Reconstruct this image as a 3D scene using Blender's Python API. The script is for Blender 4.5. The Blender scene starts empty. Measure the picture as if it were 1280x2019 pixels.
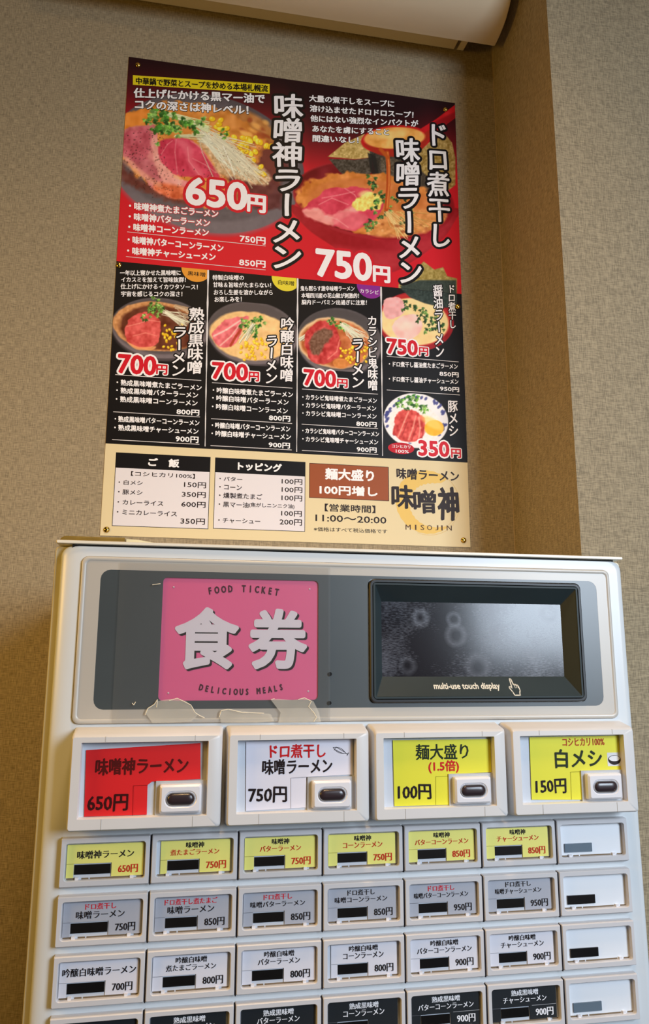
import bpy, bmesh, math, random
import numpy as np
from mathutils import Vector, Matrix

random.seed(7)
rng = np.random.RandomState(7)
SC = bpy.context.scene
COL = SC.collection

# ------------------------------------------------------------------ camera
W, H = 1280, 2019
FPX = 1512.785
CAM = np.array([0.12162732, -1.19514489, -0.1914527])
YAW, PITCH, ROLL = [math.radians(a) for a in (10.6967258, 11.24127493, 0.13794472)]
_f = np.array([math.sin(YAW) * math.cos(PITCH), math.cos(YAW) * math.cos(PITCH), math.sin(PITCH)])
_r = np.array([math.cos(YAW), -math.sin(YAW), 0])
_u = np.cross(_r, _f)
R_ = math.cos(ROLL) * _r + math.sin(ROLL) * _u
U_ = -math.sin(ROLL) * _r + math.cos(ROLL) * _u
cam = bpy.data.cameras.new('camera')
cam.sensor_fit = 'VERTICAL'
cam.sensor_height = 36.0
cam.lens = FPX / H * 36.0
cam.clip_start = 0.02
co = bpy.data.objects.new('camera', cam)
COL.objects.link(co)
M = Matrix(((R_[0], U_[0], -_f[0], CAM[0]), (R_[1], U_[1], -_f[1], CAM[1]), (R_[2], U_[2], -_f[2], CAM[2]), (0, 0, 0, 1)))
co.matrix_world = M
SC.camera = co

# ------------------------------------------------------------------ view, world, light
SC.view_settings.view_transform = 'Standard'
SC.view_settings.look = 'None'
SC.view_settings.gamma = 1
SC.view_settings.use_curve_mapping = False
SC.view_settings.exposure = 0.0
world = bpy.data.worlds.new('world')
SC.world = world
world.use_nodes = True
world.node_tree.nodes['Background'].inputs[0].default_value = (1.0, 0.66, 0.34, 1)
world.node_tree.nodes['Background'].inputs[1].default_value = 0.035


def area(name, loc, target, sx, sy, power, col):
    l = bpy.data.lights.new(name, 'AREA')
    l.shape = 'RECTANGLE'
    l.size, l.size_y = sx, sy
    l.energy = power
    l.color = col
    o = bpy.data.objects.new(name, l)
    COL.objects.link(o)
    o.location = loc
    o.rotation_euler = (Vector(target) - Vector(loc)).to_track_quat('-Z', 'Y').to_euler()
    return o


# daylight through the shop window, in front and to one side; warm lamps under the ceiling
dl = area('window_daylight', (1.60, -2.40, 0.42), (0.28, 0, -0.44), 0.72, 1.2, 16.5, (0.74, 0.86, 1.0))
dl.data.spread = math.radians(92)
pl = area('pendant_lamp', (-1.05, -0.86, 0.10), (0.5, -0.1, -0.12), 0.4, 0.4, 4.9, (1.0, 0.57, 0.09))
pl.data.spread = math.radians(140)
cl = area('ceiling_lamp', (0.30, -1.00, 1.50), (0.3, -0.35, -0.3), 0.25, 0.25, 2.4, (1.0, 0.66, 0.32))
cl.data.spread = math.radians(70)
area('far_ceiling_lamp', (0.10, -2.05, 1.55), (0.3, 0, 0.3), 0.3, 0.3, 4.5, (1.0, 0.68, 0.34))


# ------------------------------------------------------------------ helpers
def onY(u, v, Y):
    d = _f + R_ * (u - W / 2) / FPX - U_ * (v - H / 2) / FPX
    return CAM + d * ((Y - CAM[1]) / d[1])


def toPx(P):
    q = np.asarray(P) - CAM
    z = q @ _f
    return W / 2 + FPX * (q @ R_) / z, H / 2 - FPX * (q @ U_) / z


def lin(c):
    c = np.asarray(c, float) / 255.0
    return np.where(c <= 0.04045, c / 12.92, ((c + 0.055) / 1.055) ** 2.4)


def link(o, parent=None):
    COL.objects.link(o)
    if parent is not None:
        o.parent = parent
    return o


def tag(o, label=None, cat=None, group=None, kind=None):
    if label: o['label'] = label
    if cat: o['category'] = cat
    if group: o['group'] = group
    if kind: o['kind'] = kind
    return o


def empty(name, loc=(0, 0, 0)):
    o = bpy.data.objects.new(name, None)
    o.empty_display_size = 0.02
    o.location = loc
    return link(o)


def mat(name, rgb, rough=0.5, metal=0.0, spec=0.5, coat=0.0, alpha=1.0, noise=None, bump=None, emis=None):
    """noise = (scale, amount) tints the base colour; bump = (scale, strength)"""
    m = bpy.data.materials.new(name)
    m.use_nodes = True
    nt = m.node_tree
    b = nt.nodes['Principled BSDF']
    c = tuple(lin(rgb)) + (1,)
    b.inputs['Base Color'].default_value = c
    b.inputs['Roughness'].default_value = rough
    b.inputs['Metallic'].default_value = metal
    b.inputs['Specular IOR Level'].default_value = spec
    b.inputs['Coat Weight'].default_value = coat
    b.inputs['Coat Roughness'].default_value = 0.08 if coat > .7 else 0.28
    b.inputs['Alpha'].default_value = alpha
    if noise or bump:
        tc = nt.nodes.new('ShaderNodeTexCoord')
    if noise:
        n = nt.nodes.new('ShaderNodeTexNoise')
        n.inputs['Scale'].default_value = noise[0]
        n.inputs['Detail'].default_value = 4
        r = nt.nodes.new('ShaderNodeValToRGB')
        a = noise[1]
        r.color_ramp.elements[0].position = 0.3
        r.color_ramp.elements[1].position = 0.7
        r.color_ramp.elements[0].color = tuple(x * (1 - a) for x in c[:3]) + (1,)
        r.color_ramp.elements[1].color = tuple(min(1, x * (1 + a)) for x in c[:3]) + (1,)
        nt.links.new(tc.outputs['Object'], n.inputs['Vector'])
        nt.links.new(n.outputs['Fac'], r.inputs['Fac'])
        nt.links.new(r.outputs['Color'], b.inputs['Base Color'])
    if bump:
        n = nt.nodes.new('ShaderNodeTexNoise')
        n.inputs['Scale'].default_value = bump[0]
        bp = nt.nodes.new('ShaderNodeBump')
        bp.inputs['Strength'].default_value = bump[1]
        bp.inputs['Distance'].default_value = 0.001
        nt.links.new(tc.outputs['Object'], n.inputs['Vector'])
        nt.links.new(n.outputs['Fac'], bp.inputs['Height'])
        nt.links.new(bp.outputs['Normal'], b.inputs['Normal'])
    return m


_flat = {}


def ink(rgb, rough=0.45):
    k = (tuple(rgb), rough)
    if k not in _flat:
        _flat[k] = mat('ink_%02x%02x%02x' % tuple(int(x) for x in rgb), rgb, rough, spec=0.15)
    return _flat[k]


def mesh_obj(name, verts, faces, mats, parent=None, midx=None, smooth=False):
    me = bpy.data.meshes.new(name)
    me.from_pydata([tuple(v) for v in verts], [], faces)
    for m in (mats if isinstance(mats, (list, tuple)) else [mats]):
        me.materials.append(m)
    if midx is not None:
        me.polygons.foreach_set('material_index', midx)
    if smooth:
        me.polygons.foreach_set('use_smooth', [True] * len(me.polygons))
    me.update()
    return link(bpy.data.objects.new(name, me), parent)


class MB:
    """collects boxes and lofts into one mesh"""
    def __init__(s):
        s.v, s.f, s.m = [], [], []

    def add(s, verts, faces, mi=0):
        n = len(s.v)
        s.v += [tuple(v) for v in verts]
        s.f += [tuple(i + n for i in f) for f in faces]
        s.m += [mi] * len(faces)

    def box(s, x0, x1, y0, y1, z0, z1, mi=0):
        v = [(x, y, z) for x in (x0, x1) for y in (y0, y1) for z in (z0, z1)]
        s.add(v, [(0, 1, 3, 2), (4, 6, 7, 5), (0, 4, 5, 1), (2, 3, 7, 6), (0, 2, 6, 4), (1, 5, 7, 3)], mi)

    def loft(s, loops, cap0=False, cap1=False, mi=0):
        n = len(loops[0])
        v = [p for l in loops for p in l]
        f = []
        for k in range(len(loops) - 1):
            for i in range(n):
                j = (i + 1) % n
                f.append((k * n + i, k * n + j, (k + 1) * n + j, (k + 1) * n + i))
        if cap0: f.append(tuple(range(n))[::-1])
        if cap1: f.append(tuple((len(loops) - 1) * n + i for i in range(n)))
        s.add(v, f, mi)

    def build(s, name, mats, parent=None, smooth=False, fix=True):
        o = mesh_obj(name, s.v, s.f, mats, parent, s.m, smooth)
        if fix:
            bm = bmesh.new()
            bm.from_mesh(o.data)
            bmesh.ops.recalc_face_normals(bm, faces=bm.faces)
            bm.to_mesh(o.data)
            bm.free()
        return o


def rr(x0, x1, z0, z1, r, y, seg=4):
    """rounded rectangle loop in the XZ plane"""
    r = max(1e-5, min(r, (x1 - x0) / 2 - 1e-5, (z1 - z0) / 2 - 1e-5))
    out = []
    for cx, cz, a0 in ((x1 - r, z1 - r, 0), (x0 + r, z1 - r, 90), (x0 + r, z0 + r, 180), (x1 - r, z0 + r, 270)):
        for k in range(seg + 1):
            a = math.radians(a0 + 90 * k / seg)
            out.append((cx + r * math.cos(a), y, cz + r * math.sin(a)))
    return out


def smooth_by_angle(o, deg=35):
    me = o.data
    bm = bmesh.new()
    bm.from_mesh(me)
    for f in bm.faces: f.smooth = True
    for e in bm.edges:
        if len(e.link_faces) == 2 and e.calc_face_angle(0) > math.radians(deg):
            e.smooth = False
    bm.to_mesh(me)
    bm.free()
    return o


# ------------------------------------------------------------------ lettering
_tc = {}


def glyphs(s, res=2):
    """flat mesh of a string in em units: verts (n,2), faces, advance width"""
    k = (s, res)
    if k not in _tc:
        c = bpy.data.curves.new('t', 'FONT')
        c.body = s
        c.resolution_u = res
        o = bpy.data.objects.new('t', c)
        COL.objects.link(o)
        dg = bpy.context.evaluated_depsgraph_get()
        m = bpy.data.meshes.new_from_object(o.evaluated_get(dg))
        v = np.array([(p.co.x, p.co.y) for p in m.vertices]).reshape(-1, 2)
        f = [tuple(p.vertices) for p in m.polygons]
        bpy.data.objects.remove(o)
        bpy.data.curves.remove(c)
        bpy.data.meshes.remove(m)
        _tc[k] = (v, f)
    return _tc[k]


def shifts(r, n):
    return [(0, 0)] if r <= 0 else [(r * math.cos(2 * math.pi * i / n + .4), r * math.sin(2 * math.pi * i / n + .4)) for i in range(n)]


class Text:
    """one lettering object: layers of flat glyph copies standing a hair in front of the surface"""
    def __init__(s, y):
        s.y = y
        s.V, s.F, s.MI, s.mats, s.n = [], [], [], [], 0

    def layer(s, v2, f, m, dil, n, lift):
        if m not in s.mats: s.mats.append(m)
        mi = s.mats.index(m)
        for k, (dx, dz) in enumerate(dil):
            v = np.empty((len(v2), 3))
            v[:, 0] = v2[:, 0] + dx
            v[:, 1] = s.y - lift - k * 4e-6
            v[:, 2] = v2[:, 1] + dz
            s.V.append(v)
            s.F += [tuple(i + s.n for i in q) for q in f]
            s.MI += [mi] * len(f)
            s.n += len(v)

    def put(s, v2, f, em, fill, bold, outline=None, ow=0.0, style='sans', nb=6, lift=0.0):
        if outline is not None:
            s.layer(v2, f, outline, shifts(ow * em + bold * em, 18), 10, 0.00012 + lift)
            s.layer(v2, f, outline, shifts((ow * .5) * em, 8), 6, 0.00017 + lift)
        d = shifts(bold * em, nb) if bold > 0 else [(0, 0)]
        if style == 'nib':      # a broad pen held aslant: thick and thin strokes
            q = bold * em * 1.1
            d = [(t * q + e * .25 * q, t * q * .55 - e * .45 * q) for t in (-1, -.5, 0, .5, 1) for e in (-1, 1)]
        if style == 'mincho':
            d = [(-bold * em, 0), (0, 0), (bold * em, 0)]
        s.layer(v2, f, fill, d, 0, 0.00024 + lift)

    def build(s, name='lettering', parent=None):
        return mesh_obj(name, np.concatenate(s.V), s.F, s.mats, parent, s.MI)


def brushy(v, em, seed=0, rise=0.0):
    """lean and swell strokes a little so that plain glyphs look written with a brush"""
    x, y = v[:, 0] / em, v[:, 1] / em
    o = v.copy()
    o[:, 0] += em * 0.014 * np.sin(4.1 * y + 2.3 * x + seed)
    o[:, 1] += em * (0.014 * np.sin(4.3 * x + 2.0 * y + 1.7 * seed) + rise * (x - x.mean()))
    return o


def fit_line(text, x0, x1, z0, z1, res=2, brush=False):
    """scale a string so that its ink fills the box"""
    v, f = glyphs(text, res)
    mn, mx = v.min(0), v.max(0)
    # keep the line's natural height for strings without tall glyphs
    w, h = mx - mn
    v = (v - mn) / np.array([w, max(h, 1e-6)])
    o = np.empty_like(v)
    o[:, 0] = x0 + v[:, 0] * (x1 - x0)
    o[:, 1] = z0 + v[:, 1] * (z1 - z0)
    em = (z1 - z0) / max(h, .3)
    if brush: o = brushy(o, em)
    return o, f, em


def fit_column(text, x0, x1, z0, z1, res=3, brush=True):
    """vertical writing: one cell for each character, the long mark turned upright"""
    n = len(text)
    cell = (z1 - z0) / n
    Vs, Fs, k = [], [], 0
    for i, ch in enumerate(text):
        v, f = glyphs(ch, res)
        mn, mx = v.min(0), v.max(0)
        c = (mn + mx) / 2
        if ch == 'ー':
            v = np.stack([-(v[:, 1] - c[1]), (v[:, 0] - c[0])], 1)
            v *= np.array([.95, 1.0])
        else:
            v = v - np.array([.5, .38])
        o = np.empty_like(v)
        o[:, 0] = (x0 + x1) / 2 + v[:, 0] * (x1 - x0) * 1.05
        o[:, 1] = z1 - (i + .5) * cell + v[:, 1] * cell * 1.04
        if brush: o = brushy(o, cell, seed=i * 1.3, rise=.10 if ch != 'ー' else 0)
        Vs.append(o)
        Fs += [tuple(q + k for q in g) for g in f]
        k += len(o)
    return np.concatenate(Vs), Fs, min(cell, (x1 - x0))


# ------------------------------------------------------------------ materials
def weave(name, rgb):
    """woven vinyl wallpaper: fine crossing threads, procedural"""
    m = bpy.data.materials.new(name)
    m.use_nodes = True
    nt = m.node_tree
    N, L = nt.nodes, nt.links
    b = N['Principled BSDF']
    b.inputs['Roughness'].default_value = 0.75
    b.inputs['Specular IOR Level'].default_value = 0.25
    tc = N.new('ShaderNodeTexCoord')
    hs = []
    for sc_ in ((95, 95, 1050), (1050, 1050, 85)):
        mp = N.new('ShaderNodeMapping')
        mp.inputs['Scale'].default_value = sc_
        n = N.new('ShaderNodeTexNoise')
        n.inputs['Scale'].default_value = 1.0
        n.inputs['Detail'].default_value = 1
        L.new(tc.outputs['Object'], mp.inputs['Vector'])
        L.new(mp.outputs['Vector'], n.inputs['Vector'])
        hs.append(n)
    add = N.new('ShaderNodeMath')
    add.operation = 'ADD'
    L.new(hs[0].outputs['Fac'], add.inputs[0])
    L.new(hs[1].outputs['Fac'], add.inputs[1])
    ramp = N.new('ShaderNodeValToRGB')
    c = lin(rgb)
    ramp.color_ramp.elements[0].position = 0.38
    ramp.color_ramp.elements[1].position = 0.62
    ramp.color_ramp.elements[0].color = tuple(c * 0.70) + (1,)
    ramp.color_ramp.elements[1].color = tuple(np.minimum(1, c * 1.32)) + (1,)
    half = N.new('ShaderNodeMath')
    half.operation = 'MULTIPLY'
    half.inputs[1].default_value = .5
    L.new(add.outputs[0], half.inputs[0])
    L.new(half.outputs[0], ramp.inputs['Fac'])
    L.new(ramp.outputs['Color'], b.inputs['Base Color'])
    bp = N.new('ShaderNodeBump')
    bp.inputs['Strength'].default_value = 0.5
    bp.inputs['Distance'].default_value = 0.0006
    L.new(half.outputs[0], bp.inputs['Height'])
    L.new(bp.outputs['Normal'], b.inputs['Normal'])
    return m


WALLM = weave('woven_wallpaper', (155, 141, 115))
WHITE = mat('white_painted_steel', (216, 220, 222), 0.32, noise=(9, .02))
CREAMW = mat('off_white_plastic', (219, 216, 214), 0.38, noise=(14, .03))
GREYP = mat('grey_white_plastic', (208, 206, 208), 0.4)
OLIVE = mat('aged_beige_steel', (214, 208, 184), 0.4)
DARKGAP = mat('dark_gap', (22, 19, 16), 0.8)


def glass(name, tint=(255, 255, 255), haze=0.0, rough=0.05, refl=1.0):
    m = bpy.data.materials.new(name)
    m.use_nodes = True
    nt = m.node_tree
    N, L = nt.nodes, nt.links
    for n in list(N):
        if n.type == 'BSDF_PRINCIPLED': N.remove(n)
    out = [n for n in N if n.type == 'OUTPUT_MATERIAL'][0]
    tr = N.new('ShaderNodeBsdfTransparent')
    tr.inputs[0].default_value = tuple(lin(tint)) + (1,)
    gl = N.new('ShaderNodeBsdfGlossy')
    gl.inputs['Roughness'].default_value = rough
    fr = N.new('ShaderNodeFresnel')
    fr.inputs['IOR'].default_value = 1.0 + .5 * refl
    mx = N.new('ShaderNodeMixShader')
    ge = N.new('ShaderNodeNewGeometry')
    inv = N.new('ShaderNodeMath')
    inv.operation = 'SUBTRACT'
    inv.inputs[0].default_value = 1.0
    L.new(ge.outputs['Backfacing'], inv.inputs[1])
    fm = N.new('ShaderNodeMath')
    fm.operation = 'MULTIPLY'
    L.new(fr.outputs[0], fm.inputs[0])
    L.new(inv.outputs[0], fm.inputs[1])
    L.new(fm.outputs[0], mx.inputs[0])
    L.new(tr.outputs[0], mx.inputs[1])
    L.new(gl.outputs[0], mx.inputs[2])
    last = mx
    if haze:
        df = N.new('ShaderNodeBsdfDiffuse')
        df.inputs[0].default_value = (.75, .74, .70, 1)
        m2 = N.new('ShaderNodeMixShader')
        m2.inputs[0].default_value = haze
        L.new(mx.outputs[0], m2.inputs[1])
        L.new(df.outputs[0], m2.inputs[2])
        last = m2
    L.new(last.outputs[0], out.inputs[0])
    return m


# ================================================================== the room
FLOOR, CEIL = -1.80, 1.60
YW, PX_, PY_ = 0.0, 0.674, -0.214


def struct(name, boxes, m):
    b = MB()
    for q in boxes: b.box(*q)
    return tag(b.build(name, m), kind='structure')


struct('wall_back', [(-2.6, PX_ + .02, 0, .12, FLOOR, CEIL)], WALLM)
struct('wall_right', [(PX_, 3.4, PY_, .12, FLOOR, CEIL)], WALLM)
struct('floor', [(-2.6, 3.4, -4.6, .12, FLOOR - .1, FLOOR)], mat('grey_floor_tile', (120, 112, 102), .5, noise=(3, .1)))
struct('ceiling', [(-2.6, 3.4, -4.6, .12, CEIL, CEIL + .1)], mat('ceiling_paint', (205, 198, 185), .8))
# the papered joint in the corner
tb = MB()
tb.loft([[(PX_ - .0012, -.0001, z), (PX_ - .0004, -.0005, z), (PX_ - .0001, -.0012, z), (PX_, 0, z)] for z in (FLOOR, CEIL)], True, True)
tag(tb.build('trim_1', mat('corner_sealant', (165, 143, 112), .6)), kind='structure')

# ================================================================== air conditioner on the wall, above
AX0, AX1 = -0.15, 0.655
ACP = mat('yellowed_white_plastic', (222, 208, 182), .38, coat=.15)
ac = empty('air_conditioner', (0.25, 0, 0.94))
tag(ac, 'cream wall-mounted air conditioner above the menu poster, cut off by the top of the photo', 'air conditioner')
prof = [(-.056, .9262), (-.0655, .9266), (-.077, .9275), (-.093, .9305), (-.109, .9368), (-.1225, .9470), (-.135, .9610),
        (-.147, .982), (-.156, 1.008), (-.1625, 1.04), (-.166, 1.08), (-.166, 1.16), (-.160, 1.19), (-.145, 1.207), (-.120, 1.212),
        (-.001, 1.212), (-.001, 1.000), (-.046, .995), (-.0535, .945)]


def acloop(x, k=0.0):
    cy, cz = -.08, 1.07
    return [(x, cy + (y - cy) * (1 - k), cz + (z - cz) * (1 - k)) for y, z in prof]


b = MB()
b.loft([acloop(AX0, .02), acloop(AX0 + .004), acloop(AX1 - .004), acloop(AX1 - .0012, .006), acloop(AX1, .02)], True, True)
sh = b.build('front_cover', ACP)
smooth_by_angle(sh, 30)
b = MB()
cprof = [(-.001, .9600), (-.001, .9585), (-.016, .9440), (-.020, .9405), (-.050, .9360), (-.052, .9405), (-.044, .968), (-.001, .970)]
b.loft([[(x, y, z) for y, z in cprof] for x in (AX0 + .01, .588)], True, True)
ch = b.build('chassis', mat('beige_chassis_plastic', (196, 180, 138), .5))
b = MB()
b.loft([[(x, y, z) for y, z in cprof] for x in (.5955, .6065)], True, True)
br = b.build('end_bracket', mat('beige_bracket', (200, 184, 146), .5))
b = MB()
for k in range(3):
    b.box(AX0 + .05, AX1 - .06, -.1668, -.1658, 1.10 + k * .028, 1.112 + k * .028)
vt = b.build('intake_grille', mat('grille_shadow_line', (150, 140, 120), .6))
for o in (sh, ch, br, vt):
    o.parent = ac
    o.matrix_parent_inverse = ac.matrix_world.inverted() if False else Matrix.Translation(-Vector(ac.location))

# ================================================================== menu poster
PW, PH = 0.594, 0.841
YP = -0.0012            # front of the paper
ZB, ZC = 0.4545, 0.1452  # foot of the red field, foot of the black field
poster = empty('menu_poster', (0, 0, 0))
tag(poster, 'large red and black ramen menu poster tacked to the wall above the ticket machine', 'poster')
b = MB()
b.box(0, PW, YP, -0.0002, 0, PH)
b.build('paper_sheet', mat('cream_poster_paper', (228, 212, 170), .5, spec=.2), poster)


def panel(x0, x1, z0, z1, rgb, lift=0.00008, name=None, T=None):
    v = np.array([(x0, z0), (x1, z0), (x1, z1), (x0, z1)])
    T.layer(v, [(0, 1, 2, 3)], ink(rgb), [(0, 0)], 0, lift)


# ---- painted photographs: colours on a fine grid of the sheet itself, worked out in numpy
STEP = 0.00115
nx, nz = int(PW / STEP) + 1, int((PH - ZB) / STEP) + 1


class Canvas:
    def __init__(s, x0, x1, z0, z1, step, bg):
        s.x = np.linspace(x0, x1, int(round((x1 - x0) / step)) + 1)
        s.z = np.linspace(z0, z1, int(round((z1 - z0) / step)) + 1)
        X, Z = np.meshgrid(s.x, s.z)
        P = np.stack([X, np.full_like(X, YP), Z], -1)
        s.U, s.V = toPx(P)
        s.X, s.Z = X, Z
        s.C = np.ones(X.shape + (3,)) * np.array(bg, float)
        s.clip = None
        s.gain = 1.1
        s.nz = {}

    def noise(s, scale, seed=0):
        """smooth value noise over the photograph's plane, about -1..1, cell size in pixels"""
        k = (scale, seed)
        if k not in s.nz:
            r = np.random.RandomState(int(scale * 10) + seed * 77 + 5)
            g = r.rand(400, 400) * 2 - 1
            u, v = s.U / scale, s.V / scale
            iu, iv = np.floor(u).astype(int), np.floor(v).astype(int)
            fu, fv = u - iu, v - iv
            fu, fv = fu * fu * (3 - 2 * fu), fv * fv * (3 - 2 * fv)
            a = g[iv % 400, iu % 400] * (1 - fu) + g[iv % 400, (iu + 1) % 400] * fu
            c = g[(iv + 1) % 400, iu % 400] * (1 - fu) + g[(iv + 1) % 400, (iu + 1) % 400] * fu
            s.nz[k] = a * (1 - fv) + c * fv
        return s.nz[k]

    def win(s, u0, u1, v0, v1):
        m = (s.U > u0) & (s.U < u1) & (s.V > v0) & (s.V < v1)
        r = np.where(m.any(1))[0]
        c = np.where(m.any(0))[0]
        if len(r) == 0: return None
        return slice(r[0], r[-1] + 1), slice(c[0], c[-1] + 1)

    def mix(s, w, mask, col, a=1.0, tex=None):
        """tex = (scale, amount, seed) or list of them, in colour levels"""
        k = mask * a
        if s.clip is not None: k = k * s.clip[w]
        c = np.ones(k.shape + (3,)) * np.array(col, float)
        if tex:
            for t in (tex if isinstance(tex, list) else [tex]):
                c = c + (s.noise(t[0], t[2])[w] * t[1])[..., None]
        s.C[w] = s.C[w] * (1 - k[..., None]) + c * k[..., None]

    def ell(s, cu, cv, a, b, ang, col, soft=1.2, al=1.0, tex=None, wob=0):
        R = max(a, b) + soft + 2 + wob
        w = s.win(cu - R, cu + R, cv - R, cv + R)
        if w is None: return
        t = math.radians(ang)
        du, dv = s.U[w] - cu, s.V[w] - cv
        p, q = du * math.cos(t) + dv * math.sin(t), -du * math.sin(t) + dv * math.cos(t)
        d = (np.sqrt((p / a) ** 2 + (q / b) ** 2) - 1) * min(a, b)
        if wob: d = d + s.noise(14, 9)[w] * wob + s.noise(6, 8)[w] * wob * .4
        s.mix(w, np.clip(.5 - d / max(soft, .3), 0, 1), col, al, tex)

    def sdf(s, pts, w):
        P = np.array(pts, float)
        u, v = s.U[w], s.V[w]
        d = np.full(u.shape, 1e9)
        ins = np.zeros(u.shape, bool)
        n = len(P)
        for i in range(n):
            a, c = P[i], P[(i + 1) % n]
            e = c - a
            t = np.clip(((u - a[0]) * e[0] + (v - a[1]) * e[1]) / (e @ e + 1e-9), 0, 1)
            d = np.minimum(d, np.hypot(u - a[0] - t * e[0], v - a[1] - t * e[1]))
            cr = ((a[1] > v) != (c[1] > v))
            xs = a[0] + (v - a[1]) / (c[1] - a[1] + 1e-9) * (c[0] - a[0])
            ins ^= cr & (u < xs)
        return np.where(ins, -d, d)

    def poly(s, pts, col, soft=1.2, al=1.0, tex=None, sm=True, wob=0):
        if sm:
            P, n, q = np.array(pts, float), len(pts), []
            for i in range(n):
                a, b_, c, d = P[i - 1], P[i], P[(i + 1) % n], P[(i + 2) % n]
                for t in (0, .25, .5, .75):
                    q.append(.5 * ((2 * b_) + (c - a) * t + (2 * a - 5 * b_ + 4 * c - d) * t * t + (3 * b_ - a - 3 * c + d) * t ** 3))
            pts = q
        P = np.array(pts)
        w = s.win(P[:, 0].min() - soft - 3, P[:, 0].max() + soft + 3, P[:, 1].min() - soft - 3, P[:, 1].max() + soft + 3)
        if w is None: return
        d = s.sdf(pts, w)
        if wob: d = d + s.noise(9, 9)[w] * wob + s.noise(4, 8)[w] * wob * .5
        s.mix(w, np.clip(.5 - d / max(soft, .3), 0, 1), col, al, tex)

    def line(s, pts, wd, col, soft=1.0, al=1.0):
        for a, c in zip(pts[:-1], pts[1:]):
            a, c = np.array(a, float), np.array(c, float)
            w = s.win(min(a[0], c[0]) - wd - 2, max(a[0], c[0]) + wd + 2, min(a[1], c[1]) - wd - 2, max(a[1], c[1]) + wd + 2)
            if w is None: continue
            e = c - a
            u, v = s.U[w], s.V[w]
            t = np.clip(((u - a[0]) * e[0] + (v - a[1]) * e[1]) / (e @ e + 1e-9), 0, 1)
            d = np.hypot(u - a[0] - t * e[0], v - a[1] - t * e[1]) - wd / 2
            s.mix(w, np.clip(.5 - d / soft, 0, 1), col, al)

    # ---- kinds of food
    def leaves(s, pts, size_in, greens=((70, 140, 45), (120, 180, 70), (45, 105, 35), (150, 200, 100))):
        size = size_in * 1.2
        for (u, v) in pts:
            for k in range(5):
                g = np.array(greens[rng.randint(len(greens))]) * (.8 + .45 * rng.rand())
                du, dv = rng.randn(2) * size * .6
                a, q = rng.rand() * 180, .32 + .3 * rng.rand()
                # a cress leaf: two lobes set in a V on a pale stem
                s.line([(u + du, v + dv), (u + du + size * .7, v + dv + size * .5 * rng.rand())], 1.0, (190, 214, 140), 1.2, .7)
                for da in (-28, 28):
                    t = math.radians(a + da)
                    lu, lv = u + du + size * q * .7 * math.cos(t), v + dv + size * q * .7 * math.sin(t)
                    s.ell(lu, lv, size * q, size * q * .5, a + da, g * (.72 if da > 0 else 1.0), 1.2, .92)
                s.ell(u + du, v + dv, size * q * .3, size * q * .16, a, np.minimum(255, g + 70), 1, .6)

    def sprouts(s, p0, p1, n, spread, wd=1.1, col=(232, 232, 205)):
        p0, p1 = np.array(p0, float), np.array(p1, float)
        for i in range(n):
            a = p0 + rng.randn(2) * spread * .35
            c = p1 + rng.randn(2) * spread
            m_ = (a + c) / 2 + rng.randn(2) * spread * .4
            cc = np.array(col) + rng.randn() * 14
            s.line([a + 1, m_ + 1, c + 1], wd, np.array(cc) * .55, 1.1, .35)
            s.line([a, m_, c], wd, cc, 1.0, .85)

    def corn(s, pts, size, n=1):
        for (u, v) in pts:
            for k in range(n):
                du, dv = rng.randn(2) * size * .9
                a = rng.rand() * 180
                s.ell(u + du + .5, v + dv + .8, size, size * .75, a, (170, 105, 15), 1.4, .7)
                c = np.array((246, 206, 40)) + rng.randn() * 14
                s.ell(u + du, v + dv, size * .88, size * .66, a, c, 1.2, .95)
                s.ell(u + du - size * .25, v + dv - size * .25, size * .3, size * .2, a, (255, 240, 140), 1.2, .7)

    def pepper(s, u0, u1, v0, v1, n, test=None, sz=1.0, col=(50, 25, 20)):
        for i in range(n):
            u, v = u0 + rng.rand() * (u1 - u0), v0 + rng.rand() * (v1 - v0)
            if test and not test(u, v): continue
            s.ell(u, v, sz * (.6 + rng.rand() * .8), sz * (.5 + .5 * rng.rand()), rng.rand() * 180, col, .9, .5 + .4 * rng.rand())

    def meshify(s, name, parent, lift):
        ny_, nx_ = s.U.shape
        me = bpy.data.meshes.new(name)
        v = np.stack([s.X, np.full_like(s.X, YP - lift), s.Z], -1).reshape(-1, 3)
        i = np.arange(ny_ * nx_).reshape(ny_, nx_)
        q = np.stack([i[:-1, :-1], i[:-1, 1:], i[1:, 1:], i[1:, :-1]], -1).reshape(-1, 4)
        me.vertices.add(len(v))
        me.vertices.foreach_set('co', v.ravel())
        me.loops.add(q.size)
        me.loops.foreach_set('vertex_index', q.ravel().astype(np.int32))
        me.polygons.add(len(q))
        me.polygons.foreach_set('loop_start', np.arange(0, q.size, 4, dtype=np.int32))
        me.update(calc_edges=True)
        ca = me.color_attributes.new('print', 'FLOAT_COLOR', 'POINT')
        c = np.concatenate([lin(np.clip(s.C * s.gain, 0, 255)), np.ones(s.U.shape + (1,))], -1)
        ca.data.foreach_set('color', c.ravel().astype(np.float32))
        me.materials.append(PRINT)
        return link(bpy.data.objects.new(name, me), parent)


PRINT = bpy.data.materials.new('printed_colours')
PRINT.use_nodes = True
_n = PRINT.node_tree.nodes
_a = _n.new('ShaderNodeVertexColor')
_a.layer_name = 'print'
_b = _n['Principled BSDF']
PRINT.node_tree.links.new(_a.outputs['Color'], _b.inputs['Base Color'])
_b.inputs['Roughness'].default_value = .45
_b.inputs['Specular IOR Level'].default_value = .15


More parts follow.
